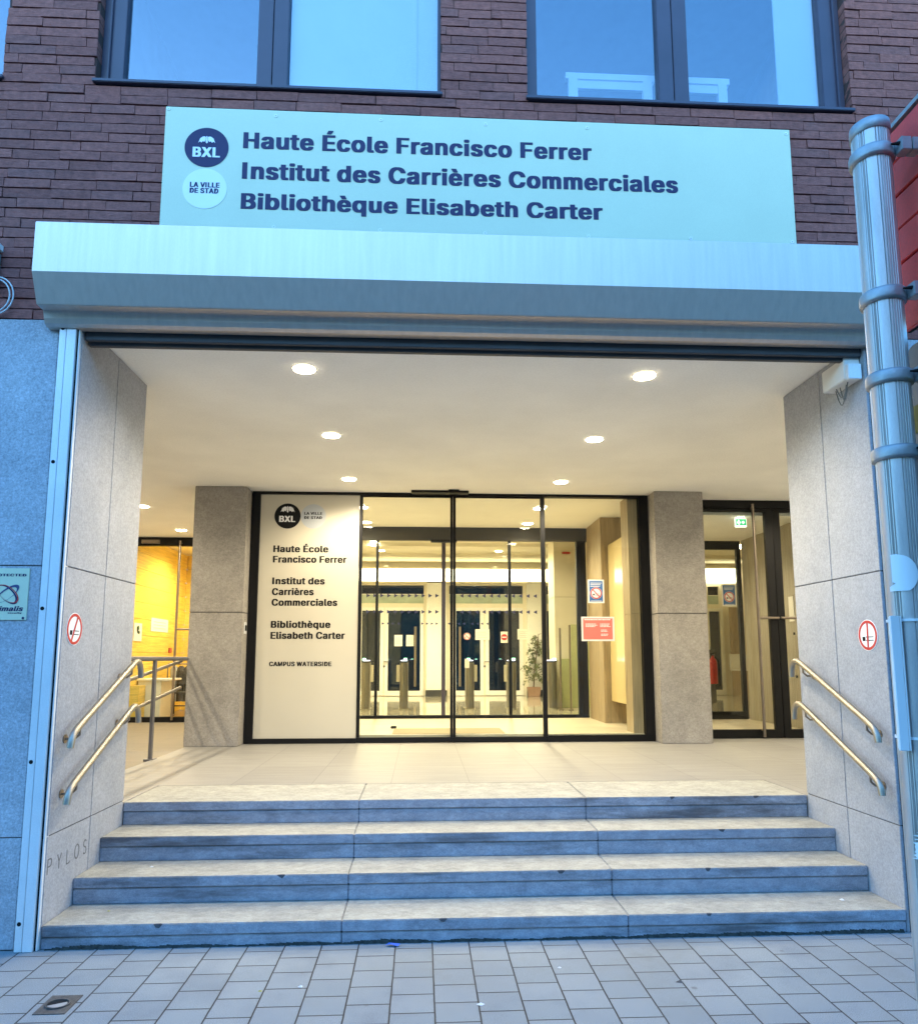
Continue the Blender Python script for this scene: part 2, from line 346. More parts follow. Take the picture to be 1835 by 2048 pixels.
def tag(o, label, cat, group=None):
    o['label'] = label; o['category'] = cat
    if group: o['group'] = group
    return o
def thing(name, label, cat, loc=(0, 0, 0), group=None):
    o = bpy.data.objects.new(name, None); COL.objects.link(o); o.location = loc; o.empty_display_size = .1
    ORG[o.name] = Vector(loc); return tag(o, label, cat, group)
def struct(o): o['kind'] = 'structure'; return o
def dup(root, loc, label, rotz=None):
    c = root.copy(); COL.objects.link(c); c.location = loc; c['label'] = label
    if rotz is not None: c.rotation_euler = (0, 0, rotz)
    ORG[c.name] = Vector(loc)
    for ch in list(root.children):
        d = ch.copy(); COL.objects.link(d); d.parent = c
        for g in list(ch.children):
            e = g.copy(); COL.objects.link(e); e.parent = d
    return c
def B(*a): return MB().box(*a)
FRONT = lambda o: (o, (1, 0, 0), (0, 0, 1), (0, -1, 0))      # faces the street
EAST = lambda o: (o, (0, 1, 0), (0, 0, 1), (1, 0, 0))        # faces +X
WEST = lambda o: (o, (0, -1, 0), (0, 0, 1), (-1, 0, 0))      # faces -X
UP = lambda o: (o, (1, 0, 0), (0, 1, 0), (0, 0, 1))

# heavy sans letter outlines: advance and closed loops of x y in thousandths
GLY = {'A': (530, ['19 1 16 6 19 28 201 527 363 528 367 522 549 26 549 3 397 1 389 18 343 142 227 143 221 138 172 2', '252 220 311 219 315 222 283 311 255 236 251 224']),
'B': (507, ['63 1 60 6 61 527 355 529 407 516 444 494 467 466 479 440 486 408 486 362 481 338 469 312 454 294 432 278 469 253 481 238 497 210 506 170 506 126 503 108 494 78 477 51 455 32 429 17 377 3 357 1', '214 80 271 79 285 81 315 91 336 106 351 132 354 156 347 176 339 190 321 209 299 222 269 231 213 229', '214 308 253 307 275 312 305 328 319 342 331 364 336 384 325 414 305 436 285 446 267 451 251 453 213 451']),
'C': (561, ['237 -4 199 4 177 12 133 38 96 74 68 118 53 160 47 184 40 236 42 318 49 356 57 384 75 424 106 468 123 485 153 506 191 524 223 533 257 537 367 537 409 531 437 522 463 510 496 488 529 450 548 416 555 394 560 374 559 351 411 349 389 396 361 427 343 439 315 450 297 446 267 430 237 403 219 376 207 350 199 324 192 284 192 246 203 192 217 158 242 122 271 98 309 81 333 87 367 109 391 138 401 158 407 176 411 181 557 181 560 176 560 154 551 124 535 90 509 55 481 32 445 12 423 4 381 -5']),
'D': (553, ['63 1 60 6 61 527 345 529 373 524 419 510 449 494 475 475 499 448 525 404 541 356 550 292 548 216 539 168 518 112 488 70 464 48 435 29 409 18 363 5 329 1', '232 80 245 79 279 86 301 93 335 113 360 138 375 162 393 214 398 244 398 290 393 318 383 352 369 380 349 406 333 420 309 434 304 432 299 406 234 104 230 84']),
'E': (469, ['63 1 60 6 61 527 458 528 460 458 457 453 213 451 214 308 441 307 444 302 444 234 439 229 214 228 212 84 217 79 461 79 464 74 463 3']),
'F': (461, ['63 1 60 6 61 527 456 528 458 458 455 453 217 453 212 448 213 301 431 299 434 294 433 225 214 222 211 3']),
'H': (567, ['63 1 60 6 61 527 211 527 214 310 387 309 392 314 393 527 542 528 543 3 393 3 390 232 217 233 212 228 211 3']),
'I': (262, ['52 0 52 528 204 528 204 0']),
'L': (444, ['63 1 60 6 60 526 65 529 209 529 212 524 212 82 217 79 447 79 450 74 450 4 445 1']),
'M': (679, ['63 1 60 6 62 528 235 529 241 526 345 260 359 229 475 526 481 529 655 527 654 8 567 9 531 254 527 249 429 2 287 2 217 174 211 183 209 3']),
'O': (584, ['237 -4 199 4 177 12 130 40 110 58 91 82 71 114 61 136 46 186 40 236 42 318 47 346 61 394 81 434 108 470 121 483 153 506 191 524 223 533 257 537 365 537 399 533 431 524 469 506 501 483 515 469 543 430 565 382 574 350 580 310 580 220 573 178 561 138 539 94 511 57 483 34 445 12 423 4 381 -5', '304 82 317 82 351 98 371 113 395 141 413 176 421 200 430 252 430 280 424 320 415 350 405 372 385 403 365 423 341 439 311 451 293 445 267 430 255 421 229 392 207 350 199 324 192 284 192 248 196 218 203 192 215 162 231 135 253 111 271 98']),
'P': (495, ['63 1 60 6 61 527 349 529 399 518 440 496 456 482 479 448 489 422 496 390 496 328 491 302 482 274 463 243 436 218 407 202 363 189 323 186 213 2', '214 264 261 265 289 273 305 282 317 292 335 320 344 352 344 366 335 398 315 427 287 444 247 453 217 453 212 450']),
'R': (500, ['63 1 60 6 61 527 351 529 401 518 427 506 446 494 471 467 485 440 496 400 498 344 491 304 477 270 457 243 417 214 514 26 516 18 515 3 353 2 288 122 283 125 213 2', '214 278 259 277 281 282 311 296 329 314 339 334 343 350 344 374 331 410 315 429 305 436 289 444 265 451 249 453 213 451']),
'S': (497, ['191 -6 151 2 129 9 97 28 73 49 57 72 45 100 38 132 39 155 189 157 193 152 200 126 212 108 237 88 269 76 303 90 325 107 341 134 343 158 333 179 303 202 249 222 149 252 113 270 82 294 63 322 52 360 52 408 61 442 79 475 101 497 137 519 171 530 215 537 327 537 349 535 391 524 417 512 437 499 454 484 471 460 479 444 488 414 486 380 339 380 329 408 320 422 299 440 269 453 239 440 221 425 207 400 204 382 214 360 227 347 247 334 295 316 367 296 405 282 429 270 465 243 479 224 488 208 496 178 496 122 485 84 471 59 449 35 423 17 385 2 341 -7']),
'T': (499, ['195 1 192 6 192 450 187 453 35 453 32 458 33 527 502 528 504 458 501 453 349 453 344 450 343 3']),
'U': (568, ['233 -6 207 -2 173 8 134 28 113 45 95 65 80 88 69 116 60 160 61 527 211 527 212 190 214 174 226 138 246 110 277 88 303 78 339 94 364 116 382 144 390 170 392 182 393 527 544 528 546 172 537 118 521 82 506 60 482 36 457 19 415 2 367 -7']),
'V': (530, ['205 2 23 492 18 506 19 527 167 529 173 526 285 218 395 528 548 528 550 508 543 488 367 4 361 1']),
'W': (737, ['157 1 151 16 17 508 18 528 165 529 171 526 237 276 241 282 307 528 467 528 535 276 541 288 603 527 757 527 757 508 617 2 461 1 455 4 391 238 387 247 381 232 319 4 313 1']),
'X': (525, ['21 1 18 6 20 24 192 272 32 506 31 527 193 528 271 414 283 400 373 528 532 528 533 508 372 274 543 22 543 3 383 2 281 145 179 2']),
'Y': (522, ['207 1 204 6 203 210 19 506 19 527 179 528 275 374 281 368 381 528 540 528 542 510 537 500 357 210 355 3']),
'a': (440, ['137 -6 117 -2 83 12 58 32 45 50 35 74 30 100 30 140 39 175 49 191 61 203 95 222 149 237 255 252 265 256 273 264 273 280 260 308 245 320 237 323 212 308 187 276 97 276 43 293 43 316 55 340 71 361 97 380 139 398 173 405 301 405 335 398 369 384 384 374 405 350 415 330 424 296 423 3 303 1 267 -7', '212 76 219 76 238 86 251 97 263 114 271 132 276 152 274 170 249 167 219 158 202 150 187 134 180 116 185 102 196 86']),
'b': (475, ['209 -6 179 1 57 1 52 4 52 524 55 529 200 528 203 405 335 405 381 393 412 374 435 351 452 326 469 282 478 234 476 148 471 124 459 88 445 62 431 43 415 27 393 12 371 2 349 -4 333 -7', '263 78 283 89 305 116 321 154 328 192 326 226 314 268 293 301 265 321 257 318 240 306 220 280 209 252 200 200 207 156 220 120 243 91']),
'c': (446, ['187 -6 163 -2 139 6 104 26 75 55 50 98 41 128 34 172 36 246 49 296 65 328 93 363 119 382 155 398 189 405 315 405 365 392 398 374 427 345 443 316 450 296 449 279 393 263 305 263 289 292 273 309 255 321 247 320 235 313 214 292 197 260 189 234 184 202 191 156 201 127 213 107 235 85 249 77 259 79 273 89 289 105 303 133 309 137 395 137 447 124 450 120 450 102 445 86 431 59 403 29 381 14 359 4 313 -7']),
'd': (475, ['177 -6 137 4 104 22 85 39 69 59 51 94 36 150 34 228 45 288 57 318 79 353 96 370 123 388 141 396 179 405 309 405 312 528 458 528 459 3 335 1 299 -7', '247 78 266 88 282 104 293 122 305 154 312 196 308 236 296 274 278 300 259 316 249 321 232 312 214 294 205 280 193 252 184 204 188 166 200 128 221 97']),
'e': (454, ['189 -6 145 4 113 20 80 48 67 66 53 92 43 120 36 150 34 226 39 260 55 310 79 349 99 369 129 389 161 400 187 405 311 405 337 400 361 392 387 378 411 359 427 338 443 308 453 276 458 250 459 173 437 169 193 165 188 162 189 154 196 132 210 108 230 88 253 76 263 77 281 89 291 100 305 124 311 127 393 127 449 113 452 108 452 90 447 76 433 51 409 27 391 15 361 2 319 -7', '190 242 301 241 305 246 299 266 285 293 273 307 249 322 230 312 209 291 195 266 188 246']),
'h': (461, ['55 1 52 6 52 526 57 529 199 529 202 524 203 405 333 405 357 400 397 381 417 361 432 336 440 312 446 264 446 4 441 1 297 3 296 250 285 288 267 311 253 320 238 312 221 294 209 272 202 244 201 3']),
'i': (217, ['55 1 52 6 52 398 57 401 199 401 202 396 202 4 197 1', '81 444 65 448 57 453 47 464 42 476 43 514 51 531 61 538 81 545 177 545 195 538 209 524 214 510 214 476 207 462 197 452 185 446 171 443']),
'l': (240, ['119 0 97 6 81 15 67 30 54 62 52 80 52 524 57 529 197 529 202 524 202 102 207 86 217 76 257 73 268 28 268 8 265 3 243 -1']),
'm': (660, ['55 1 52 6 54 400 181 401 207 407 319 407 347 400 367 390 399 402 421 407 537 407 561 402 593 388 617 367 627 352 637 330 644 300 642 2 497 3 496 266 487 296 472 314 461 320 451 313 435 294 424 264 422 2 275 3 274 272 263 300 253 312 243 319 232 312 215 292 202 256 201 3']),
'n': (460, ['55 1 52 6 53 399 191 401 211 405 333 405 369 396 400 378 417 361 432 336 439 314 444 290 446 264 445 3 297 3 296 250 285 288 267 311 253 320 238 312 221 294 209 272 202 244 201 3']),
'o': (466, ['187 -6 163 -2 139 6 104 26 75 55 50 98 41 128 34 172 36 246 49 296 65 328 93 363 119 382 155 398 189 405 315 405 341 400 365 392 399 372 416 358 443 320 459 282 468 240 470 192 466 144 451 94 433 61 405 31 377 12 359 4 313 -7', '247 78 255 78 263 82 289 106 309 144 318 182 318 218 304 268 286 296 270 312 251 322 237 314 225 304 203 274 191 242 184 202 189 164 202 126 223 96']),
'p': (475, ['55 -141 52 -136 53 399 189 401 211 405 335 405 377 394 403 380 433 353 449 330 461 306 476 252 478 234 476 148 463 98 445 62 414 26 393 12 365 0 333 -7 203 -7 200 -140', '263 78 283 89 305 116 321 154 328 192 326 226 314 268 293 301 265 321 257 318 240 306 220 280 209 252 200 200 207 156 220 120 243 91']),
'q': (475, ['313 -141 310 -136 309 -7 181 -7 155 -2 133 5 105 22 84 40 60 74 43 118 34 172 34 228 38 260 47 294 57 318 82 356 113 382 147 398 179 405 301 405 323 401 455 401 460 398 460 -138 455 -141', '247 78 266 88 282 104 293 122 305 154 312 196 308 236 296 274 278 300 259 316 249 321 232 312 214 294 205 280 193 252 184 204 188 166 200 128 221 97']),
'r': (310, ['55 1 52 6 53 399 179 401 197 405 330 404 331 325 267 323 257 320 229 303 219 292 207 270 202 250 201 3']),
's': (416, ['159 -6 109 6 89 16 71 29 55 48 43 70 36 92 37 114 91 127 179 127 197 95 209 84 227 74 245 84 258 96 265 108 265 120 250 140 235 149 115 182 83 200 68 214 53 240 46 270 48 314 54 334 74 364 89 376 117 392 153 403 167 405 295 405 329 398 349 391 375 373 399 342 412 312 412 296 409 291 359 279 271 279 267 282 249 311 231 324 217 316 206 306 199 292 198 286 207 269 227 255 245 248 345 222 371 210 398 188 413 162 420 130 418 88 412 68 403 51 381 27 357 11 333 2 289 -7']),
't': (278, ['151 -2 129 2 103 14 86 28 73 50 66 72 64 94 64 326 59 329 11 329 6 334 7 399 59 401 64 404 64 488 69 493 211 493 214 488 215 403 287 401 292 396 290 330 219 329 214 326 214 110 220 88 231 77 289 73 300 30 299 4 273 -3']),
'u': (461, ['177 -4 139 2 105 18 89 31 79 44 61 80 52 130 53 399 201 399 202 148 207 128 215 110 227 93 245 81 259 89 281 114 291 138 296 160 297 399 444 400 445 3 309 1 271 -5']),
'y': (440, ['85 -144 55 -140 48 -136 48 -114 61 -68 67 -65 113 -65 128 -56 137 -44 147 -24 157 4 158 12 23 366 18 380 19 399 171 400 231 238 239 221 307 400 458 400 460 384 457 374 297 -44 288 -68 269 -100 256 -116 239 -128 203 -142 179 -145']),
'É': (469, ['63 1 60 6 61 527 458 528 460 458 457 453 213 451 214 308 441 307 444 302 444 234 439 229 214 228 212 84 217 79 461 79 464 74 463 3', '195 559 192 564 193 582 239 678 393 677 394 662 391 654 329 560']),
'è': (454, ['189 -6 145 4 113 20 80 48 67 66 53 92 43 120 36 150 34 226 39 260 55 310 79 349 99 369 129 389 161 400 187 405 311 405 337 400 361 392 387 378 411 359 427 338 443 308 453 276 458 250 459 173 437 169 193 165 188 162 189 154 196 132 210 108 230 88 253 76 263 77 281 89 291 100 305 124 311 127 393 127 449 113 452 108 452 90 447 76 433 51 409 27 391 15 361 2 319 -7', '190 242 301 241 305 246 299 266 285 293 273 307 249 322 230 312 209 291 195 266 188 246', '181 430 117 526 114 534 115 549 269 550 317 450 317 431']),
' ': (188, [])}
CAPH = 1.0*max(int(q) for q in GLY['H'][1][0].split()[1::2])
def text(mb, s, u0, v0, wid, cap, fr, t=.002, bold=0, shear=0., fit=True):
    """flat lettering, wid metres wide and cap metres high, raised by t"""
    O, U, Vv, N = [Vector(a) for a in fr]
    loops = []; x = 0
    for c in s:
        adv, ls = GLY[c] if c in GLY else (260, [])
        if c == ' ': adv = 205
        g = []
        for l in ls:
            n = [int(q) for q in l.split()]; g.append([(x+a+shear*b, b) for a, b in zip(n[::2], n[1::2])])
        loops.append(g); x += adv
    xs = [p[0] for g in loops for l in g for p in l]; x0, x1 = min(xs), max(xs)
    sx = wid/(x1-x0); sy = cap/CAPH
    for g in loops:
        # split the glyph into bodies and their counters
        def area(l): return .5*sum(a[0]*b[1]-b[0]*a[1] for a, b in zip(l, l[1:]+l[:1]))
        def inside(p, l):
            k = False
            for a, b in zip(l, l[1:]+l[:1]):
                if (a[1] > p[1]) != (b[1] > p[1]) and p[0] < (b[0]-a[0])*(p[1]-a[1])/(b[1]-a[1])+a[0]: k = not k
            return k
        outer = [l for l in g if sum(inside(l[0], m) for m in g if m is not l) % 2 == 0]
        for o in outer:
            hs = [l for l in g if l not in outer and inside(l[0], o)]
            L = [o]+hs
            tri = tessellate_polygon([[Vector((p[0], p[1], 0)) for p in l] for l in L])
            P = [p for l in L for p in l]
            mp = lambda p, h: O+U*(u0+(p[0]-x0)*sx)+Vv*(v0+p[1]*sy)+N*h
            mb.add([mp(p, t) for p in P], [tuple(k) for k in tri])
            for l in L:
                n = len(l); mb.add([mp(p, 0) for p in l]+[mp(p, t) for p in l], [(k, (k+1) % n, n+(k+1) % n, n+k) for k in range(n)])
    return mb

# ------------------------------------------------------------------ dimensions
XL, XR, LZ, T, RH, R1 = -2.28, 3.016, .629, .37, .165, .134
CZ = 3.915
YG, YV = 4.85, 7.40
FZ = .727

# ------------------------------------------------------------------ ground
struct(MB().add([(-60, -60, 0), (60, -60, 0), (60, 40, 0), (-60, 40, 0)], [(0, 1, 2, 3)]).build('pavement', 'pave'))

struct(MB().add([(-60, -11.5, .004), (60, -11.5, .004), (60, -3.6, .004), (-60, -3.6, .004)], [(0, 1, 2, 3)]).build('road', pm('asphalt', (.05, .05, .052), .85, var=.2, scale=2, fine=.3)))
# houses across the street, behind the camera: they close off the low sky and show in the metal and the panes
of = MB()
for k in range(7):
    x0 = -27+k*8.0; of.box(x0, x0+7.98, -24-.2*(k % 2), -15-.15*(k % 3), 0, 8.5+1.3*((k*5) % 3))
struct(of.build('street_facade', pm('street_houses', (.20, .17, .15), .9, var=.4, scale=.5)))

# ------------------------------------------------------------------ school building: brick storey over stone base
bld = thing('school_building', 'dark brown brick storey over grey limestone ground floor above the lit entrance', 'building', (0, 0, 0))
SIL = 5.645
WINS = [(-2.315, .072), (.69, 3.07), (-5.3, -2.935)]
ZB, ZT = 3.925, 7.4
XA, XB = -6.0, 6.5
rows = []
bm = MB(); tint = []
H = .0715; L_ = .285
z = ZB; row = 0
while z < ZT:
    x = XA - random.random()*L_
    while x < XB:
        ln = L_*random.uniform(.82, 1.12)
        segs = [(x+.0011, min(x+ln, XB)-.0011)]
        if z+H > SIL:
            for a, b in WINS:
                new = []
                for p, q in segs:
                    if q <= a or p >= b: new.append((p, q))
                    else:
                        if p < a: new.append((p, a))
                        if q > b: new.append((b, q))
                segs = new
        for p, q in segs:
            if q-p < .02 or q < XA: continue
            z1 = min(z+H-.0085, SIL if z < SIL < z+H else 99) if any(a < (p+q)/2 < b for a, b in WINS) else z+H-.0085
            dy = random.uniform(-.004, .0035); j = lambda: random.uniform(-.0022, .0022)
            y1 = .09
            k = len(bm.v)
            P = []
            for yy in (dy, y1):
                P += [(p+j(), yy+j(), z+j()), (q+j(), yy+j(), z+j()), (q+j(), yy+j(), z1+j()), (p+j(), yy+j(), z1+j())]
            bm.add(P, [(0, 1, 2, 3), (4, 7, 6, 5), (0, 4, 5, 1), (1, 5, 6, 2), (2, 6, 7, 3), (3, 7, 4, 0)])
            tint += [random.random()]*8
        x += ln+.002
    z += H; row += 1
bw = bm.build('brick_wall', 'brick', bld)
at = bw.data.attributes.new('tint', 'FLOAT', 'POINT'); at.data.foreach_set('value', tint)
mm = MB()
for a, b in ((XA, -5.3), (-2.935, -2.315), (.072, .69), (3.07, XB)): mm.box(a+.001, b-.001, .012, .32, SIL, ZT)
mm.box(XA+.001, XB-.001, .013, .32, ZB-.02, SIL)
mm.build('mortar_bed', 'mortar', bld)

def window(x0, x1, lf, mull, rf, extra):
    y = .075; zt = 7.35
    fr = MB()
    fr.box(x0, x0+lf, y, y+.09, SIL+.03, zt); fr.box(x1-rf, x1, y, y+.09, SIL+.03, zt)
    fr.box(x0+lf, mull[0], y+.004, y+.09, SIL+.03, SIL+.06); fr.box(mull[1], x1-rf, y+.004, y+.09, SIL+.03, SIL+.06)
    mid = (mull[0]+mull[1])/2
    fr.box(mull[0], mid-.003, y-.002, y+.09, SIL+.03, zt); fr.box(mid+.003, mull[1], y-.002, y+.09, SIL+.03, zt)
    if lf > .1:
        fr.box(x0+.05, x0+.062, y-.02, y, SIL+.03, zt)
    if rf > .1:
        fr.box(x1-.06, x1-.048, y-.02, y, SIL+.03, zt)
    wf = fr.build('window', 'anthra', bld, bevel=.003)
    B(x0-.012, x1+.012, -.022, .14, SIL+.004, SIL+.03).build('sill', 'anthra', wf, bevel=.004)
    p = MB(); p.box(x0+lf, mull[0], y+.04, y+.046, SIL+.06, zt); p.box(mull[1], x1-rf, y+.04, y+.046, SIL+.06, zt)
    p.build('pane', 'winglass', wf)
    # the room behind
    rm = MB(); rm.box(x0-.3, x1+.3, 2.6, 2.65, SIL-.6, zt+.3); rm.box(x0-.3, x1+.3, .33, 2.6, SIL-.7, SIL-.6); rm.box(x0-.35, x0-.3, .33, 2.6, SIL-.6, zt+.3); rm.box(x1+.3, x1+.35, .33, 2.6, SIL-.6, zt+.3)
    rm.box(x0-.35, x1+.35, .33, 2.65, zt+.3, zt+.35)
    rm.build('room_interior', 'room', wf)
    extra(wf)
def ex1(wf):
    m = MB(); m.box(-1.015, -.10, .135, .138, SIL+.05, 7.3); m.box(-.10, .05, .145, .148, SIL+.05, 7.3)
    m.build('blind', 'blind', wf)
    B(-2.16, -1.24, .20, .30, SIL+.03, SIL+.085).build('inner_ledge', 'blind', wf)
def ex2(wf):
    def fr(x0, x1, y):
        m = MB(); z1 = 6.10
        m.box(x0, x1, y, y+.04, z1-.05, z1); m.box(x0+.02, x0+.09, y, y+.04, 5.2, z1-.05); m.box(x1-.09, x1-.02, y, y+.04, 5.2, z1-.05); m.box(x0+.09, x1-.09, y+.01, y+.03, z1-.12, z1-.05)
        m.build('white_table', 'blind', wf)
    fr(1.02, 1.70, .24); fr(1.72, 2.28, .24)
    m = MB(); m.box(2.60, 2.91, .14, .15, SIL+.05, 7.3); m.build('curtain', 'blind', wf)
window(-2.315, .072, .155, (-1.236, -1.02), .022, ex1)
window(.69, 3.07, .082, (1.672, 1.895), .16, ex2)
def ex3(wf): B(-4.0, -3.0, .2, .3, SIL+.03, SIL+.11).build('inner_ledge', 'blind', wf)
window(-5.3, -2.935, .1, (-4.2, -4.0), .03, ex3)
# stone ground floor left and right of the entrance
for x0, x1 in ((-6.0, -2.43), (3.165, 6.5)):
    st = MB()
    for z0, z1 in ((.005, .637), (.643, 2.284), (2.290, 3.918)):
        if x0 < 0: st.box(-6.0, -4.004, 0, .1, z0, z1); st.box(-3.998, -2.43, 0, .1, z0, z1)
        else: st.box(x0, x1, 0, .1, z0, z1)
    sc_ = st.build('stone_cladding', 'cladding', bld, bevel=.003)
    B(x0+.01, x1-.01, .012, .4, 0, 3.90).build('cladding_backing', 'joint', sc_, origin=(0, 0, 0))
# lintel behind the shutter
B(-6, 6.5, .32, .42, 3.93, 4.6).build('lintel', 'plaster', bld)

# side walls of the porch (stone returns)
def sidewall(name, xin, xout, label):
    s = -1 if xout < xin else 1
    t = thing(name, label, 'wall', ((xin+xout)/2, .55, 0))
    m = MB(); a, b = min(xin, xin+s*.05), max(xin, xin+s*.05)
    lo, hi = min(xin, xout), max(xin, xout)
    for z0, z1 in ((.0, .640), (.646, 2.283), (2.289, CZ-.004)):
        for y0, y1 in ((.0, .567), (.572, 1.11)):
            m.box(a, b, y0 if y0 > 0 else .003, y1, z0, z1)
    m.build('stone_panel', 'stone', t, bevel=.003)
    lo2, hi2 = (lo, hi-.051) if s < 0 else (lo+.051, hi)
    k = MB(); k.box(lo2 if s > 0 else lo2, hi2, .11, 1.108, 0, CZ-.004)
    k.build('wall_core', 'stone', t)
    j = MB(); a2, b2 = (a+.004, b-.006) if s < 0 else (a+.006, b-.004)
    j.box(a2, b2, .01, 1.10, .005, CZ-.01); j.build('joint_strip', 'joint', t)
    return t
swl = sidewall('porch_wall', XL, -2.62, 'speckled stone return wall of the porch bearing faint engraved letters near the steps')
swr = sidewall('porch_wall', XR, 3.36, 'speckled stone return wall of the porch with a white junction box high up')
pl = MB(); fe_ = EAST((XL+.0005, 0, 0))
def stroke(pts, th):
    for (a, b), (c, d) in zip(pts, pts[1:]):
        q = math.hypot(c-a, d-b); nx, nz = -(d-b)/q*th/2, (c-a)/q*th/2
        pl.prism([(a+nx, b+nz), (c+nx, d+nz), (c-nx, d-nz), (a-nx, b-nz)], fe_, .0009)
def arc(cx, cz, ru, rv, a0, a1, k=12): return [(cx+ru*math.cos(R(a0+(a1-a0)*i/k)), cz+rv*math.sin(R(a0+(a1-a0)*i/k))) for i in range(k+1)]
zl_, h_ = .415, .088
for u_, pth in ((.03, [[(0, 0), (0, 1)], [(0, 1)]+[(.35+p, q) for p, q in arc(0, .75, .22, .25, 90, -90)]+[(0, .5)]]), (.145, [[(0, 1), (.3, .5)], [(.6, 1), (.3, .5), (.3, 0)]]), (.265, [[(0, 1), (0, 0), (.5, 0), (.5, .12)]]),
        (.37, [arc(.36, .5, .36, .5, 0, 360, 20)]), (.49, [arc(.26, .76, .24, .24, 30, 270, 12)+arc(.26, .25, .26, .25, 90, -150, 12)])):
    for p_ in pth: stroke([(u_+a*h_*.9, zl_+b*h_) for a, b in p_], .0085)
pl.build('engraved_lettering', pm('faint_lettering', (.17, .17, .17), .9), swl)

# ------------------------------------------------------------------ staircase
stair = thing('entrance_steps', 'four blue limestone steps rising from the pavement to the porch', 'stairs', (.37, 0, 0))
JX = [XL+.002, -.512, 1.243, XR-.002]
for i in range(4):
    zt = R1+i*RH; zb = 0 if i == 0 else zt-RH; y0 = i*T; y1 = y0+T+.03 if i < 3 else 1.83
    m = MB()
    sl_ = .066
    for k in range(3):
        a, b = JX[k]+(.0013 if k else 0), JX[k+1]-(.0013 if k < 2 else 0)
        j = random.uniform(-.0015, .0015)
        m.box(a, b, y0+j, y1, zt-sl_, zt)
        m.box(a, b, y0+.005+j, y1-.05, zb+.0, zt-sl_-.004)
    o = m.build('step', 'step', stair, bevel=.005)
    chp = MB()
    for x_ in [(1.93, 2.60), (2.16,), (-.95, .9, 1.9), (.1, 1.75, -1.6)][3-i]:
        w_ = random.uniform(.016, .03); chp.prism([(x_-w_, zt-.001), (x_-w_*.5, zt-random.uniform(.010, .022)), (x_+w_*.3, zt-random.uniform(.012, .024)), (x_+w_, zt-.001)], FRONT((0, y0+.0005, 0)), .0022)
        chp.prism([(x_-w_, 0), (x_-w_*.4, .010), (x_+w_*.5, .012), (x_+w_, 0)], UP((0, y0, zt-.0005)), .0012)
    chp.build('chipped_edge', 'chip', o)
    c = B(JX[0]+.01, JX[3]-.01, y0+.02, y1-.06, zb+.001, zt-.012).build('joint_filler', 'joint', o)
# dirt and moss line along the foot of the first riser
mo = MB(); n = 260
for i in range(n):
    x = XL+.03+(XR-XL-.06)*i/n; x2 = x+(XR-XL-.06)/n*1.3
    h = .003+.017*abs(math.sin(i*.11)*math.sin(i*.037+1))+random.uniform(0, .007)
    if x > 1.6: h += .007
    d = .004+random.uniform(0, .008)
    mo.add([(x, .004, 0), (x2, .004, 0), (x2, .004, h*.8), (x, .004, h), (x, -d, 0), (x2, -d, 0)], [(0, 1, 2, 3), (4, 5, 2, 3), (0, 3, 4), (1, 5, 2)])
ms = mo.build('moss', 'moss'); ms['kind'] = 'stuff'

# ------------------------------------------------------------------ porch floor, ramp, ceilings, inner shells
fl = MB()
fl.box(-2.93, 6.0, 1.832, 5.3, .3, LZ); fl.box(-2.93, XL-.002, 1.115, 1.832, .3, LZ); fl.box(XR+.002, 6.0, 1.115, 1.832, .3, LZ)
struct(fl.build('porch_floor', 'landing'))
rp = MB(); rp.box(-6.2, -2.934, 4.55, 8.9, .2, .585)
rp.add([(-6.2, .4, .16), (-2.934, .4, .16), (-2.934, 4.55, .585), (-6.2, 4.55, .585), (-6.2, .4, 0), (-2.934, .4, 0), (-2.934, 4.55, 0), (-6.2, 4.55, 0)],
       [(0, 1, 2, 3), (4, 7, 6, 5), (0, 4, 5, 1), (1, 5, 6, 2), (2, 6, 7, 3), (3, 7, 4, 0)])
struct(rp.build('ramp_floor', 'ramp'))
struct(B(-2.2, 3.2, 5.302, 7.5, .4, FZ).build('vestibule_floor', 'vestfloor'))
vs_ = B(-2.2, 3.2, 4.9, 5.302, .63, FZ); struct(vs_.build('threshold_floor', 'vestfloor'))
struct(B(3.2, 6.0, 5.302, 7.5, .4, .69).build('side_vestibule_floor', 'vestfloor'))
struct(B(-3.0, 9.4, 7.502, 14.6, .4, FZ).build('hall_floor', 'hallfloor'))
ce = MB(); ce.box(-6.2, 6.2, .425, 7.35, CZ, 4.1); ce.box(-6.2, -3.0, 7.35, 8.8, CZ, 4.1)
struct(ce.build('porch_ceiling', 'plaster'))
struct(B(-6.2, 6.2, .30, .424, CZ, CZ+.02).build('porch_ceiling_edge', 'plaster'))
hc = MB(); hc.box(-3.0, 9.4, 7.56, 14.9, 4.27, 4.4)
for y in (9.9, 11.2, 12.9): hc.box(-3.0, 9.4, y, y+.22, 4.19, 4.27)
struct(hc.build('hall_ceiling', 'cream'))
struct(B(3.24, 5.6, 5.2, 7.34, 3.725, 3.9).build('side_vestibule_ceiling', 'plaster'))
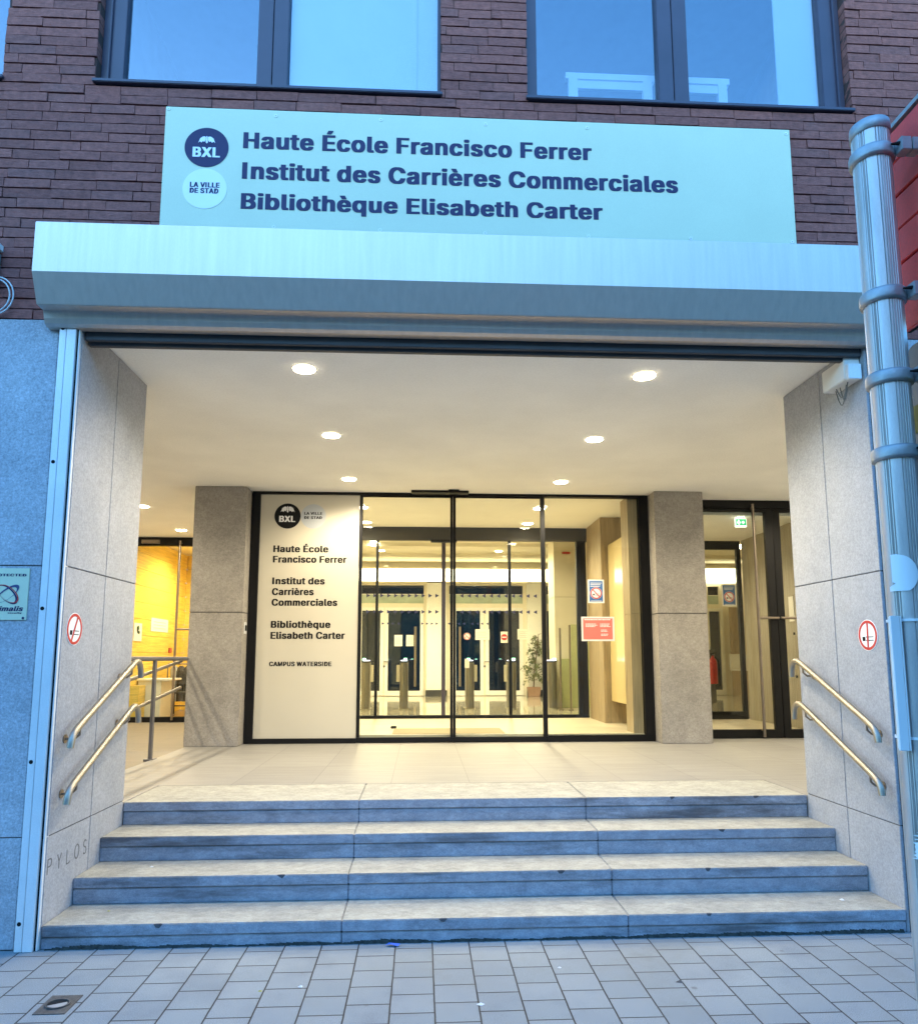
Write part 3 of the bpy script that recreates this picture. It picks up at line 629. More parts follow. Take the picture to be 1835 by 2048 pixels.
# inner walls
def wall(name, mat, label, *boxes):
    m = MB()
    for b in boxes: m.box(*b)
    return tag(m.build(name, mat, origin=(boxes[0][0], boxes[0][2], boxes[0][4])), label, 'wall')
wall('passage_wall', 'plaster', 'far left plaster wall of the ramp passage behind the stone return', (-6.3, -6.2, .1, 8.9, 0, 4.1))
wall('porch_end_wall', 'plaster', 'right end wall of the porch hidden behind the stone return', (6.2, 6.3, .1, 5.3, 0, 4.1))
wall('concrete_wall', 'concrete', 'board marked concrete wall behind the right black glass door', (5.46, 5.6, 5.16, 7.36, .69, 3.725))
wall('vestibule_wall', 'cream', 'cream wall at the right of the vestibule behind the yellow panel', (3.1, 3.22, 4.92, 7.36, .727, 3.914))
wall('vestibule_wall', 'cream', 'cream wall hidden behind the cream lettered panel of the entrance', (-2.3, -2.2, 5.25, 7.36, .727, 3.914))
wall('hall_side_wall', 'cream', 'left cream side wall of the lit hall seen through two glass fronts', (-3.1, -3.0, 7.5, 14.6, .5, 4.4))
wall('hall_end_wall', 'cream', 'right cream side wall of the lit hall behind the right glass door', (9.4, 9.5, 7.5, 14.6, .5, 4.4))
wall('hall_front_wall', 'cream', 'cream wall between the vestibule fronts on the hall side', (3.0, 4.6, 7.36, 7.5, .72, 4.3), (5.62, 9.4, 7.36, 7.5, .5, 4.3), (-3.0, -2.2, 7.36, 7.5, .5, 4.3))

# boarded wood columns in the vestibule
wc = thing('wood_column', 'boarded tan wood column just behind the entrance glass, beside the black frame', 'column', (2.95, 5.0, FZ), 'wood columns in the vestibule')
def boards(x0, x1, y0, y1, z0, z1, n):
    m = MB(); w_ = (y1-y0)/n
    for k in range(n): m.box(x0+random.uniform(0, .004), x1, y0+k*w_+.0015, y0+(k+1)*w_-.0015, z0, z1)
    return m
boards(2.76, 3.09, 4.92, 5.253, FZ, 2.30, 3).add(boards(2.76, 3.09, 4.92, 5.253, 2.304, CZ-.002, 3).v, boards(2.76, 3.09, 4.92, 5.253, 2.304, CZ-.002, 3).f).build('boarding', 'oak', wc)
wc2 = thing('wood_column', 'boarded tan wood column beside the inner glass front, behind the posters', 'column', (2.95, 6.9, FZ), 'wood columns in the vestibule')
boards(2.752, 2.80, 6.385, 7.34, FZ, CZ-.002, 4).build('boarding', 'oak', wc2)
B(2.803, 3.098, 6.39, 7.34, FZ, CZ-.004).build('column_core', 'oak', wc2)
yp = thing('glossy_panel', 'tall glossy yellow panel between the two wood columns', 'panel', (2.95, 5.8, 1.05))
B(2.86, 2.90, 5.30, 6.37, 1.06, 3.47).build('front', 'yellow', yp, bevel=.006)
B(2.905, 3.095, 5.34, 6.33, 1.12, 3.42).build('carcass', 'cream', yp)
tag(B(2.96, 3.09, 5.75, 5.95, FZ, FZ+.12).build('floor_outlet', 'ink', origin=(3, 5.8, FZ)), 'small dark floor outlet under the glossy yellow panel', 'outlet')

# ------------------------------------------------------------------ stone pillars
def pillar(x0, x1, label):
    t = thing('stone_pillar', label, 'pillar', ((x0+x1)/2, 4.85, LZ), 'stone pillars of the porch')
    m = MB(); m.box(x0, x1, 4.57, 5.16, LZ, 2.282); m.box(x0, x1, 4.57, 5.16, 2.288, CZ-.002)
    m.build('stone_block', 'pillar', t, bevel=.006)
    B(x0+.008, x1-.008, 4.578, 5.15, LZ+.01, CZ-.01).build('joint_filler', 'joint', t)
    return t
pillar(-2.962, -2.302, 'grey stone pillar beside the cream lettered panel, crossed by slanting rail shadows')
pillar(3.025, 3.682, 'grey stone pillar between the sliding glass entrance and the black double door')
ic = thing('intercom', 'small grey intercom plate on the pillar beside the cream panel', 'intercom', (-2.30, 4.72, 2.1))
B(-2.3, -2.292, 4.66, 4.78, 2.02, 2.17).build('plate', 'alurail', ic, bevel=.002)
m = MB(); m.box(-2.2915, -2.288, 4.68, 4.76, 2.06, 2.13); m.disc(4.70, 2.20, .006, .006, EAST((-2.3, 0, 0)), .004, 12); m.build('speaker_slot', 'ink', ic)

# ------------------------------------------------------------------ outer glass entrance
ge = thing('glass_entrance', 'black framed glass sliding entrance between the two stone pillars', 'entrance', (.37, YG, LZ))
B(-2.29, 3.02, YG-.02, YG+.08, CZ-.035, CZ-.002).add(*[(q.v, q.f) for q in [B(-2.29, -.88, YG-.03, YG+.07, LZ+.001, LZ+.062)]][0]).build('outer_frame', 'black', ge)
B(-2.292, -2.185, YG-.03, YG+.07, LZ+.062, CZ-.036).build('jamb', 'black', ge, bevel=.003)
m = MB(); m.box(2.895, 3.018, YG-.03, YG+.07, LZ+.085, CZ-.036); m.box(1.607, 3.018, YG-.03, YG+.07, LZ+.001, LZ+.085); m.build('fixed_frame', 'black', ge, bevel=.003)
def leaf(x0, x1, lft, rgt, label):
    m = MB(); m.box(x0, x0+lft, YG-.01, YG+.05, LZ+.07, CZ-.036); m.box(x1-rgt, x1, YG-.01, YG+.05, LZ+.07, CZ-.036)
    m.box(x0, x1, YG-.012, YG+.052, LZ+.01, LZ+.068); m.box(x0+lft, x1-rgt, YG, YG+.04, CZ-.055, CZ-.036)
    d = m.build('sliding_door', 'black', ge, bevel=.002); d['label'] = label
    B(x0+lft, x1-rgt, YG+.015, YG+.023, LZ+.068, CZ-.055).build('pane', 'glass', d)
leaf(-.878, .366, .042, .034, 'left sliding door leaf')
leaf(.370, 1.607, .034, .056, 'right sliding door leaf')
B(1.607, 2.895, YG+.018, YG+.026, LZ+.085, CZ-.036).build('pane', 'glass', ge)
m = MB(); m.box(-.19, .57, 4.66, YG-.022, CZ-.03, CZ-.002); m.box(.30, .44, 4.60, 4.66, CZ-.045, CZ-.002); m.build('door_sensor', 'black', ge, bevel=.004)
# cream lettered panel in the left bay
ip = thing('information_panel', 'tall cream panel with black lettering and round city logo beside the sliding doors', 'sign', (-1.53, YG, LZ+.07))
B(-2.184, -.882, YG, YG+.03, LZ+.064, CZ-.04).build('board', 'panel', ip)
fp = FRONT((0, YG-.0005, 0))
def bird(mb, u, v, s, fr, t):
    """two spread wings and a body, as on the city emblem"""
    for k in (-1, 1):
        mb.prism([(u+k*a*s, v+b*s) for a, b in ((.12, .42), (.22, .52), (.48, .50), (.78, .28), (1.0, -.30), (.80, -.12), (.62, -.28), (.46, -.08), (.30, -.18), (.14, .05))][::k], fr, t)
    mb.prism([(u+a*s, v+b*s) for a, b in ((0, .62), (-.07, .48), (-.10, .1), (-.13, -.22), (0, -.38), (.13, -.22), (.10, .1), (.07, .48))], fr, t)
    return mb
lg = MB().disc(-1.829, 3.585, .172, .170, fp, .002).build('black_disc', 'ink', ip)
b_ = bird(MB(), -1.829, 3.665, .092, FRONT((0, YG-.003, 0)), .0015); text(b_, 'BXL', -1.938, 3.505, .212, .082, FRONT((0, YG-.003, 0)), .0015, .035); b_.build('logo_mark', 'vinylwhite', lg)
lg = MB().disc(-1.49, 3.583, .166, .166, fp, .002).build('grey_disc', 'greydisc', ip)
b_ = MB(); text(b_, 'LA VILLE', -1.61, 3.605, .238, .036, FRONT((0, YG-.003, 0)), .0015, .03); text(b_, 'DE STAD', -1.61, 3.548, .235, .036, FRONT((0, YG-.003, 0)), .0015, .03); b_.build('logo_lettering', 'ink', lg)
for s_, z_, x1_ in (('Haute École', 3.100, -1.283), ('Francisco Ferrer', 2.961, -1.040), ('Institut des', 2.674, -1.320), ('Carrières', 2.532, -1.460), ('Commerciales', 2.392, -1.150), ('Bibliothèque', 2.104, -1.233), ('Elisabeth Carter', 1.961, -1.043)):
    text(MB(), s_, -2.002, z_, x1_+2.002, .089, fp, .002).build('lettering', 'ink', ip)
text(MB(), 'CAMPUS WATERSIDE', -2.008, 1.609, .80, .057, fp, .002).build('lettering', 'ink', ip)

# posters taped to the glass
def nosmoke(parent, cu, cv, r, fr, tilt, k=1.0):
    O, U, V, N = [Vector(a) for a in fr]
    MB().disc(cu, cv, r, r, fr, .002).build('white_disc', 'vinylwhite', parent)
    f2 = (O+N*.0022, U, V, N)
    m = MB(); m.ring(cu, cv, r*.95, r*.78, f2, .0015)
    dx, dy = math.sin(tilt), math.cos(tilt); w_ = r*.075; q = r*.80
    m.prism([(cu+dx*q-dy*w_, cv+dy*q+dx*w_), (cu+dx*q+dy*w_, cv+dy*q-dx*w_), (cu-dx*q+dy*w_, cv-dy*q-dx*w_), (cu-dx*q-dy*w_, cv-dy*q+dx*w_)], (O+N*.0028, U, V, N), .0012)
    m.build('red_ring', 'red', parent)
    c = MB(); g = r*.5
    c.prism([(cu-g*1.1, cv-.18*g), (cu-g*.55, cv-.18*g), (cu-g*.55, cv-.72*g), (cu-g*1.1, cv-.72*g)], f2, .001)
    for a in (-.22, -.66): c.prism([(cu-g*.4, cv+(a+.045)*g), (cu+g*1.15, cv+(a+.045)*g), (cu+g*1.15, cv+(a-.045)*g), (cu-g*.4, cv+(a-.045)*g)], f2, .001)
    c.build('cigarette', 'ink', parent)
def bluepost(x0, x1, z0, z1, y, label):
    t = thing('no_smoking_poster', label, 'poster', ((x0+x1)/2, y, z0), 'blue no smoking posters')
    B(x0, x1, y-.002, y, z0, z1).build('paper', 'paper', t)
    w_ = x1-x0
    d = .09*w_
    B(x0+d, x1-d, y-.0035, y-.0022, z0+d, z1-d).build('blue_field', 'bluep', t)
    nosmoke(t, (x0+x1)/2, z0+(z1-z0)*.42, w_*.36, FRONT((0, y-.004, 0)), -.75)
    m = MB()
    for k in range(3): m.box(x0+d*1.8, x1-d*1.8-k*.01, y-.0048, y-.0036, z1-d*1.5-.022*(k+1), z1-d*1.5-.022*(k+1)+.009)
    m.box(x0+d*1.8, x1-d*1.8, y-.0048, y-.0036, z0+d*1.3, z0+d*1.3+.007)
    m.build('small_print', 'pale', t)
bluepost(2.176, 2.398, 2.440, 2.757, YG+.012, 'small blue no smoking poster on the entrance glass above the red poster')
bluepost(5.087, 5.340, 2.590, 2.972, YV-.012, 'dark blue no smoking poster on the inner door behind the black double door')
rp_ = thing('opening_hours_poster', 'red landscape poster with white print under the small blue poster', 'poster', (2.3, YG, 1.93))
B(2.078, 2.523, YG+.008, YG+.010, 1.934, 2.258).build('paper', 'paper', rp_)
B(2.102, 2.497, YG+.0062, YG+.0076, 1.958, 2.236).build('red_field', 'salmon', rp_)
m = MB()
def bars(x0, x1, z, n, h=.009, gap=.017):
    for k in range(n):
        xx = x0
        e = x1-random.uniform(0, .04)
        while xx < e:
            xe = min(e, xx+random.uniform(.012, .035)); m.box(xx, xe, YG+.005, YG+.006, z-k*gap-h, z-k*gap); xx = xe+.005
bars(2.12, 2.48, 2.226, 1, .014); bars(2.135, 2.30, 2.165, 3); bars(2.33, 2.47, 2.165, 3); bars(2.34, 2.45, 2.085, 2); bars(2.34, 2.45, 2.03, 2)
m.build('white_print', 'pale', rp_)

# ------------------------------------------------------------------ inner glass front of the vestibule
ig = thing('inner_glass_front', 'second black glass front with rows of blue arrow decals behind the entrance', 'entrance', (.8, YV, FZ))
m = MB(); m.box(-2.2, 3.1, YV, YV+.1, 3.70, CZ-.001); m.box(-2.2, 3.0, YV+.1, YV+.16, 3.72, 4.28); m.build('fascia', 'fascia', ig)
m = MB(); m.box(2.585, 2.748, YV, YV+.09, FZ+.05, 3.70); m.box(-2.2, 2.748, YV-.01, YV+.09, FZ, FZ+.05); m.box(-.82, -.775, YV+.02, YV+.07, FZ+.05, 3.70); m.box(1.415, 1.465, YV+.02, YV+.07, FZ+.05, 3.70)
m.box(2.640, 2.652, YV-.012, YV, FZ+.05, 3.70)
m.build('frame', 'black', ig, bevel=.003)
m = MB(); m.box(.287, .352, YV, YV+.08, FZ+.05, 3.70); m.build('middle_stile', 'anthra', ig)
m = MB()
for a, b in ((-2.2, -.82), (-.775, .287), (.352, 1.415), (1.465, 2.585)): m.box(a, b, YV+.04, YV+.047, FZ+.05, 3.70)
m.build('pane', 'glass', ig)
m = MB(); fz = FRONT((0, YV+.039, 0))
def tri(x, z, s, d): m.prism([(x-d*s, z+s), (x+d*s*.9, z), (x-d*s, z-s)], fz, .001)
for k in range(11):
    for z_ in (2.757, 2.484): tri(-.939+k*.1154, z_, .033, 1); tri(.624+k*.1246, z_, .033, -1)
for x_ in (-.688, -.60, -.52, -.42, -.03, .05, .13, .212): tri(x_, 2.286, .022, 1)
for x_ in (.41, .49, .575, .66, .80, .89, .965, 1.056): tri(x_, 2.286, .022, -1)
m.build('arrow_decals', 'arrow', ig)
m = MB(); m.box(.10, .54, YV-.10, YV-.001, 3.655, 3.695); m.build('door_sensor', 'black', ig, bevel=.004)
mt = thing('door_mat', 'wide brown ribbed door mat on the vestibule floor behind the glass', 'mat', (.3, 5.3, FZ))
m = MB()
m2 = B(-.42, 1.06, 4.98, 5.68, FZ, FZ+.006); m2.build('mat', pm('mat_brown', (.36, .29, .18), .95, var=.1, stretch=(1, 20, 1)), mt)
tag(B(-.47, -.39, 5.70, 5.76, FZ, FZ+.035).build('door_stop', 'ink', bevel=.006, origin=(-.43, 5.73, FZ)), 'small black door stop on the vestibule floor beside the mat', 'door stop')

# ------------------------------------------------------------------ right black glass door and its vestibule
YD = 5.08
rd = thing('glass_door', 'black framed double glass door with a tall vertical pull bar and cross bar', 'door', (4.9, YD, LZ), 'glass side doors')
m = MB(); m.box(3.684, 6.19, YD-.02, YD+.08, 3.80, CZ-.002); m.build('head_frame', 'black', rd)
def dleaf(x0, x1, l_, r_):
    m = MB(); m.box(x0, x0+l_, YD, YD+.06, LZ+.115, 3.755); m.box(x1-r_, x1, YD, YD+.06, LZ+.115, 3.755)
    m.box(x0, x1, YD, YD+.06, LZ+.004, LZ+.115); m.box(x0, x1, YD, YD+.06, 3.755, 3.798)
    d = m.build('door_leaf', 'black', rd, bevel=.003)
    B(x0+l_, x1-r_, YD+.025, YD+.033, LZ+.115, 3.755).build('pane', 'glass', d)
    return d
d1 = dleaf(3.70, 4.874, .11, .109); d2 = dleaf(4.882, 6.05, .100, .11)
m = MB(); m.tube([(4.568, YD-.07, .655), (4.568, YD-.07, 3.85)], .021, 14); m.tube([(4.568, YD-.07, 2.258), (4.872, YD-.035, 2.258)], .018, 12)
for z_ in (.74, 3.80): m.tube([(4.568, YD-.07, z_), (4.568, YD, z_)], .012, 10)
m.build('pull_handle', 'bronze', d1)
m = MB(); m.tube([(4.905, YD-.035, 2.258), (5.25, YD-.07, 2.258)], .018, 12); m.tube([(5.25, YD-.07, .655), (5.25, YD-.07, 3.85)], .021, 14); m.build('pull_handle', 'bronze', d2)
rdi = thing('glass_door', 'smaller black framed glass door seen through the double door with the pull bar', 'door', (5.1, YV, .69), 'glass side doors')
m = MB(); m.box(4.62, 5.455, YV, YV+.08, 3.578, 3.724); m.box(5.387, 5.455, YV, YV+.08, .815, 3.578); m.box(4.62, 5.455, YV, YV+.08, .69, .815); m.box(4.62, 4.73, YV, YV+.08, .815, 3.578); m.build('door_frame', 'black', rdi, bevel=.003)
B(4.73, 5.387, YV+.03, YV+.038, .815, 3.578).build('pane', 'glass', rdi)
es = thing('exit_sign', 'small green and white lit exit sign hanging behind the black double door', 'sign', (4.53, 5.32, 3.6))
B(4.45, 4.61, 5.31, 5.335, 3.58, 3.70).build('housing', 'exitwhite', es)
B(4.455, 4.605, 5.305, 5.309, 3.60, 3.695).build('green_face', 'green', es)
m = MB(); f_ = FRONT((4.53, 5.3045, 3.645)); m.disc(-.035, .030, .008, .008, f_, .001, 16)
m.prism([(-.05, .018), (-.02, .02), (-.012, -.002), (-.03, -.035), (-.04, -.035), (-.03, -.005), (-.055, -.02)], f_, .001); m.prism([(.01, .01), (.03, .01), (.03, .022), (.052, -.0), (.03, -.022), (.03, -.01), (.01, -.01)], f_, .001)
m.build('running_figure', 'exitwhite', es)
B(4.49, 4.57, 5.30, 5.34, 3.70, 3.724).build('ceiling_mount', 'white', es)
tag(B(5.448, 5.459, 5.72, 5.86, 2.25, 2.62).build('wall_notice', 'paper', origin=(5.45, 5.8, 2.3)), 'pale notice on the concrete wall behind the right glass door', 'notice')
sw = thing('light_switches', 'two small dark switches on the concrete wall behind the right door', 'switch', (5.45, 5.9, 1.9))
for z_ in (2.05, 1.42): B(5.452, 5.459, 5.74, 5.78, z_, z_+.035).build('switch', 'ink', sw)

# ------------------------------------------------------------------ left passage: ramp railing, door, lit room
rr = thing('ramp_railing', 'grey steel railing with one post that guards the ramp next to a stone pillar', 'railing', (-2.95, 3.4, LZ))
MB().tube([(-2.96, 1.6, 1.705), (-2.96, 4.555, 1.705)], .024, 14).build('top_rail', 'greysteel', rr)
B(-2.975, -2.945, 3.46, 3.52, .60, 1.69).build('post', 'greysteel', rr, bevel=.003)
B(-3.01, -2.91, 3.43, 3.55, LZ-.02, LZ+.006).build('foot_plate', 'greysteel', rr)
sg = .118
for z1 in (1.676, 1.352):
    m = MB(); m.tube([(-3.02, 4.54, z1), (-3.02, 2.2, z1-sg*2.34)], .019, 12)
    m.build('ramp_handrail', 'steel', rr)
MB().lathe([(0, 0), (.035, 0), (.035, .02), (0, .02)], (0, 0, 0)).build('wall_flange', 'greysteel', rr).matrix_basis = Matrix.Translation(Vector((-2.96, 4.568, 1.705))-Vector((-2.95, 3.4, LZ))) @ Matrix.Rotation(R(90), 4, 'X')
YL = 8.6
ld = thing('glass_door', 'black framed glass door of the orange lit room at the end of the ramp', 'door', (-4.4, YL, .585), 'glass side doors')
m = MB(); m.box(-6.2, -3.0, YL, YL+.1, 3.757, CZ-.001); m.box(-6.2, -3.0, YL, YL+.1, .586, .675); m.box(-5.6, -5.5, YL, YL+.1, .675, 3.757); m.box(-3.55, -3.0, YL, YL+.1, .675, 3.757); m.build('door_frame', 'black', ld, bevel=.003)
B(-5.5, -3.55, YL+.04, YL+.048, .675, 3.757).build('pane', 'glass', ld)
B(-5.15, -4.83, YL-.05, YL-.001, 3.79, 3.86).build('door_closer', 'bronze', ld, bevel=.005)
m = MB(); m.tube([(-4.445, YL-.08, .63), (-4.445, YL-.08, 3.84)], .022, 14); m.tube([(-4.445, YL-.08, 2.23), (-4.0, YL-.04, 2.23)], .018, 12)
for z_ in (.72, 3.8): m.tube([(-4.445, YL-.08, z_), (-4.445, YL, z_)], .013, 10)
m.build('pull_handle', 'bronze', ld)
wall('passage_end_wall', 'plaster', 'plaster wall closing the ramp passage beside the glass door of the orange room', (-6.2, -5.602, YL+.01, YL+.1, .676, 3.756))
# lit room with orange boarding
wl = MB()
for k in range(11):
    z0 = .59+k*.31; wl.box(-5.40, -5.30, 8.71, 11.6, z0, z0+.305)
wl.box(-5.42, -5.41, 8.71, 11.7, .5, 4.0)
tag(wl.build('boarded_wall', 'orange', origin=(-5.35, 10, .585)), 'yellow orange boarded wall of the room behind the left passage door', 'wall')
wl = MB()
for k in range(11):
    z0 = .59+k*.31; wl.box(-5.30, -2.9, 11.6, 11.7, z0, z0+.305)
wl.box(-5.3, -2.9, 11.71, 11.72, .5, 4.0)
tag(wl.build('boarded_wall', 'orange', origin=(-4, 11.65, .585)), 'orange boarded end wall seen right of the tall pull handle', 'wall')
wall('room_side_wall', 'cream', 'cream right wall of the orange room hidden by the left pillar', (-3.2, -3.11, 8.71, 11.6, .5, 4.0))
struct(B(-5.5, -3.0, 8.705, 11.7, .4, .585).build('room_floor', 'roomfloor'))
struct(B(-5.5, -3.0, 8.705, 11.7, 4.0, 4.1).build('room_ceiling', 'cream'))
nb = thing('wall_notice', 'grey white notice pinned to the orange wall left of the pull handle', 'notice', (-5.3, 10.05, 2.2))
B(-5.299, -5.29, 9.62, 10.55, 2.24, 2.50).build('sheet', 'paper', nb)
m = MB()
for k in range(3): m.box(-5.2895, -5.288, 9.75, 10.40, 2.30+k*.06, 2.312+k*.06)
m.build('print', 'print', nb)
gp = thing('green_poster', 'small white poster with a green plant picture on the orange wall', 'poster', (-5.3, 8.95, 2.0))
B(-5.299, -5.285, 8.80, 9.16, 2.03, 2.36).build('sheet', 'paper', gp)
m = MB()
for k in range(14): m.disc(8.98+random.uniform(-.07, .07), 2.24+random.uniform(-.06, .07), .03, .03, EAST((-5.2845, 0, 0)), .001, 10)
m.build('picture', pm('poster_green', (.08, .2, .04), .6), gp)
cb = thing('white_cabinet', 'cream white counter unit standing in the orange room', 'cabinet', (-5.1, 9.3, .585))
B(-5.28, -4.86, 9.1, 9.7, .59, 1.30).build('body', 'white', cb, bevel=.004)
B(-5.29, -4.70, 9.06, 9.74, 1.30, 1.335).build('top', 'white', cb, bevel=.004)
db = thing('wooden_box', 'dark orange wooden unit left of the cream counter', 'cabinet', (-5.2, 8.85, .585))
B(-5.29, -5.12, 8.74, 9.05, .64, 1.22).build('body', 'orange', db, bevel=.004); B(-5.29, -5.14, 8.76, 9.04, .586, .64).build('plinth', 'ink', db)
ch = thing('chair', 'dark tube chair with coats on its back behind the left handle', 'chair', (-4.75, 9.9, .585))
m = MB()
for x_ in (-4.93, -4.57):
    m.tube([(x_, 9.72, .59), (x_, 9.75, 1.03), (x_, 10.1, 1.03), (x_, 10.16, 1.45)], .014, 8); m.tube([(x_, 10.08, .59), (x_, 10.05, 1.02)], .014, 8)
m.tube([(-4.93, 9.75, .8), (-4.57, 9.75, .8)], .012, 8)
m.build('frame', 'cloth', ch)
B(-4.94, -4.56, 9.72, 10.1, 1.03, 1.06).build('seat', 'cloth', ch, bevel=.01); B(-4.94, -4.56, 10.13, 10.17, 1.2, 1.47).build('backrest', 'cloth', ch, bevel=.01)
for k, (x_, lb) in enumerate(((-5.06, 'striped dark coat hanging nearest the cream counter'), (-4.93, 'dark coat hanging in the middle of the coat row'), (-4.80, 'dark coat hanging beside the tall pull handle'))):
    m = MB(); m.tube([(x_, 10.4, 1.56), (x_, 10.4, 1.50), (x_, 10.4, 1.1), (x_+.01, 10.4, .85)], [.03, .085, .075, .09], 14)
    tag(m.build('coat', 'cloth' if k else 'print', origin=(x_, 10.4, .85)), lb, 'coat', 'coats in the orange room')
cr = thing('coat_rack', 'thin steel coat rail holding the dark coats in the orange room', 'rack', (-4.9, 10.4, .585))
m = MB(); m.tube([(-5.2, 10.4, 1.60), (-4.6, 10.4, 1.60)], .012, 8); 
for x_ in (-5.2, -4.6): m.tube([(x_, 10.4, .586), (x_, 10.4, 1.60)], .012, 8)
m.build('rail', 'greysteel', cr)
al = thing('fire_alarm', 'small red fire alarm button on the orange wall', 'alarm', (-5.29, 10.7, 1.8)); B(-5.299, -5.27, 10.66, 10.80, 1.83, 1.93).build('box', 'extred', al, bevel=.004)

# ------------------------------------------------------------------ the hall: back wall, doors, light cove
YB = 14.5
bwm = MB()
OP = [(-1.63, -1.142), (-.934, -.086), (.861, 1.508), (1.737, 2.559), (3.30, 3.46), (7.74, 8.04)]
WI = [(-1.75, .0), (.68, 2.66), (3.30, 3.46), (7.74, 8.04)]
def cut(a, b, holes, z0, z1):
    x = a
    for p, q in sorted(holes):
        if p > x: bwm.box(x, p, YB, YB+.1, z0, z1)
        x = max(x, q)
    if x < b: bwm.box(x, b, YB, YB+.1, z0, z1)
cut(-3, 9.4, [], .5, .86); cut(-3, 9.4, OP, .86, 2.976); cut(-3, 9.4, [], 2.976, 3.168); cut(-3, 9.4, WI, 3.168, 3.65); cut(-3, 9.4, [], 3.65, 4.3)
tag(bwm.build('hall_back_wall', 'cream', origin=(0, YB, .5)), 'cream back wall of the hall with night dark doors', 'wall')
tag(B(-3.2, 9.6, YB+.5, YB+.55, .3, 4.3).build('night_backdrop', 'night', origin=(0, YB+.5, .3)), 'dark night yard beyond the back doors of the hall', 'yard')
def hwin(x0, x1, label):
    t = thing('hall_window', label, 'window', ((x0+x1)/2, YB, 3.168), 'high windows of the hall')
    B(x0, x1, YB+.05, YB+.055, 3.42, 3.65).build('pane', 'bluepane', t); B(x0, x1, YB+.04, YB+.055, 3.17, 3.40).build('frosted_strip', 'greenfilm', t); B(x0, x1, YB+.03, YB+.06, 3.40, 3.42).build('transom', 'white', t)
hwin(-1.75, 0, 'high dark window over the left pair of back doors'); hwin(.68, 2.66, 'high dark window over the right pair of back doors'); hwin(7.74, 8.04, 'narrow high dark window seen through the right glass door'); hwin(3.30, 3.46, 'narrow dark window sliver beside the beige column')
def bdoor(x0, x1, label, handle):
    t = thing('back_door', label, 'door', ((x0+x1)/2, YB, FZ), 'back doors of the hall')
    m = MB(); m.box(x0-.09, x0, YB-.03, YB-.001, .74, 3.05); m.box(x1, x1+.09, YB-.03, YB-.001, .74, 3.05); m.box(x0, x1, YB-.03, YB-.001, .74, .865); m.box(x0, x1, YB-.03, YB-.001, 2.97, 3.05)
    m.build('frame', 'white', t, bevel=.004)
    B(x0, x1, YB+.03, YB+.037, .86, 2.976).build('pane', 'bluepane', t)
    if handle:
        m = MB(); hx = handle; m.tube([(hx, YB-.12, .98), (hx, YB-.12, 2.54)], .035, 10)
        for z_ in (1.55, 2.41): m.tube([(hx, YB-.12, z_), (hx, YB-.03, z_)], .02, 8)
        m.build('pull_handle', 'bronze', t)
    return t
bdoor(-1.63, -1.142, 'leftmost dark back door leaf behind the left turnstile', None)
bdoor(-.934, -.086, 'dark back door leaf with two white sheets and a long handle', -.215)
bdoor(.861, 1.508, 'dark back door leaf with the small round no smoking sticker', .965)
bdoor(1.737, 2.559, 'dark back door leaf with the red no entry sheet, left of the plant', None)
bdoor(7.74, 8.04, 'narrow dark back door seen through the right glass door', None)
m = MB()
for hx in (-1.03, 1.62):
    m.tube([(hx, YB-.03, 1.62), (hx, YB-.08, 1.62), (hx+.12, YB-.08, 1.62)], .014, 8); m.disc(hx, 1.50, .03, .03, FRONT((0, YB-.0305, 0)), .01, 12)
tag(m.build('door_lever', 'greysteel', origin=(.3, YB, 1.6)), 'steel levers on the white stiles of the back doors', 'handle')
for x0, x1, lb in ((.08, .60, 'white wall column between the two pairs of back doors'), (2.76, 3.22, 'white wall column behind the potted plant')):
    c = thing('wall_column', lb, 'column', ((x0+x1)/2, YB, FZ), 'white columns of the hall')
    B(x0, x1, YB-.16, YB-.002, FZ+.16, 3.74).build('shaft', 'white', c, bevel=.006); B(x0-.02, x1+.02, YB-.18, YB-.002, FZ, FZ+.15).build('plinth', 'fascia', c)
# lit cove along the back wall
cv = thing('light_cove', 'long glowing white light band high on the back wall of the hall', 'light', (1, YB-.1, 3.75))
m = MB(); m.box(-2.9, 3.44, YB-.10, YB-.003, 3.755, 4.07); m.build('diffuser', 'strip', cv)
m = MB(); m.box(-2.95, 3.5, YB-.16, YB-.003, 4.08, 4.13); m.box(-2.95, 3.5, YB-.16, YB-.003, 3.70, 3.745); m.build('housing', 'cream', cv)
cv2 = thing('light_cove', 'short glowing light band seen through the right glass door', 'light', (8, YB-.1, 3.8))
B(7.6, 8.55, YB-.10, YB-.003, 3.78, 4.12).build('diffuser', 'strip', cv2); B(7.55, 8.6, YB-.14, YB-.003, 4.13, 4.17).build('housing', 'cream', cv2)
bc = thing('beige_column', 'tall beige stone column with a small red strip near its top', 'column', (2.95, 10.2, FZ))
m = MB(); m.box(2.68, 3.55, 10, 10.7, FZ, 2.96); m.box(2.68, 3.55, 10, 10.7, 2.968, 4.26); m.build('shaft', 'beige', bc, bevel=.006); B(2.69, 3.54, 10.01, 10.69, FZ, 4.25).build('joint_filler', 'ceilslot', bc)
tag(B(2.85, 3.02, 9.96, 9.998, 3.86, 3.90).build('alarm_light', 'extred', bevel=.006, origin=(2.93, 9.98, 3.88)), 'small red alarm strip high on the beige column', 'alarm')
for k, (a, b) in enumerate(((-2.4, -.2), (.4, 1.6))):
    tag(B(a, b, 10.25, 10.75, 4.262, 4.2695).build('ceiling_grille', 'ceilslot', origin=((a+b)/2, 10.5, 4.26)), ('left' if k == 0 else 'right')+' brown ventilation strip in the hall ceiling', 'vent', 'ceiling grilles')
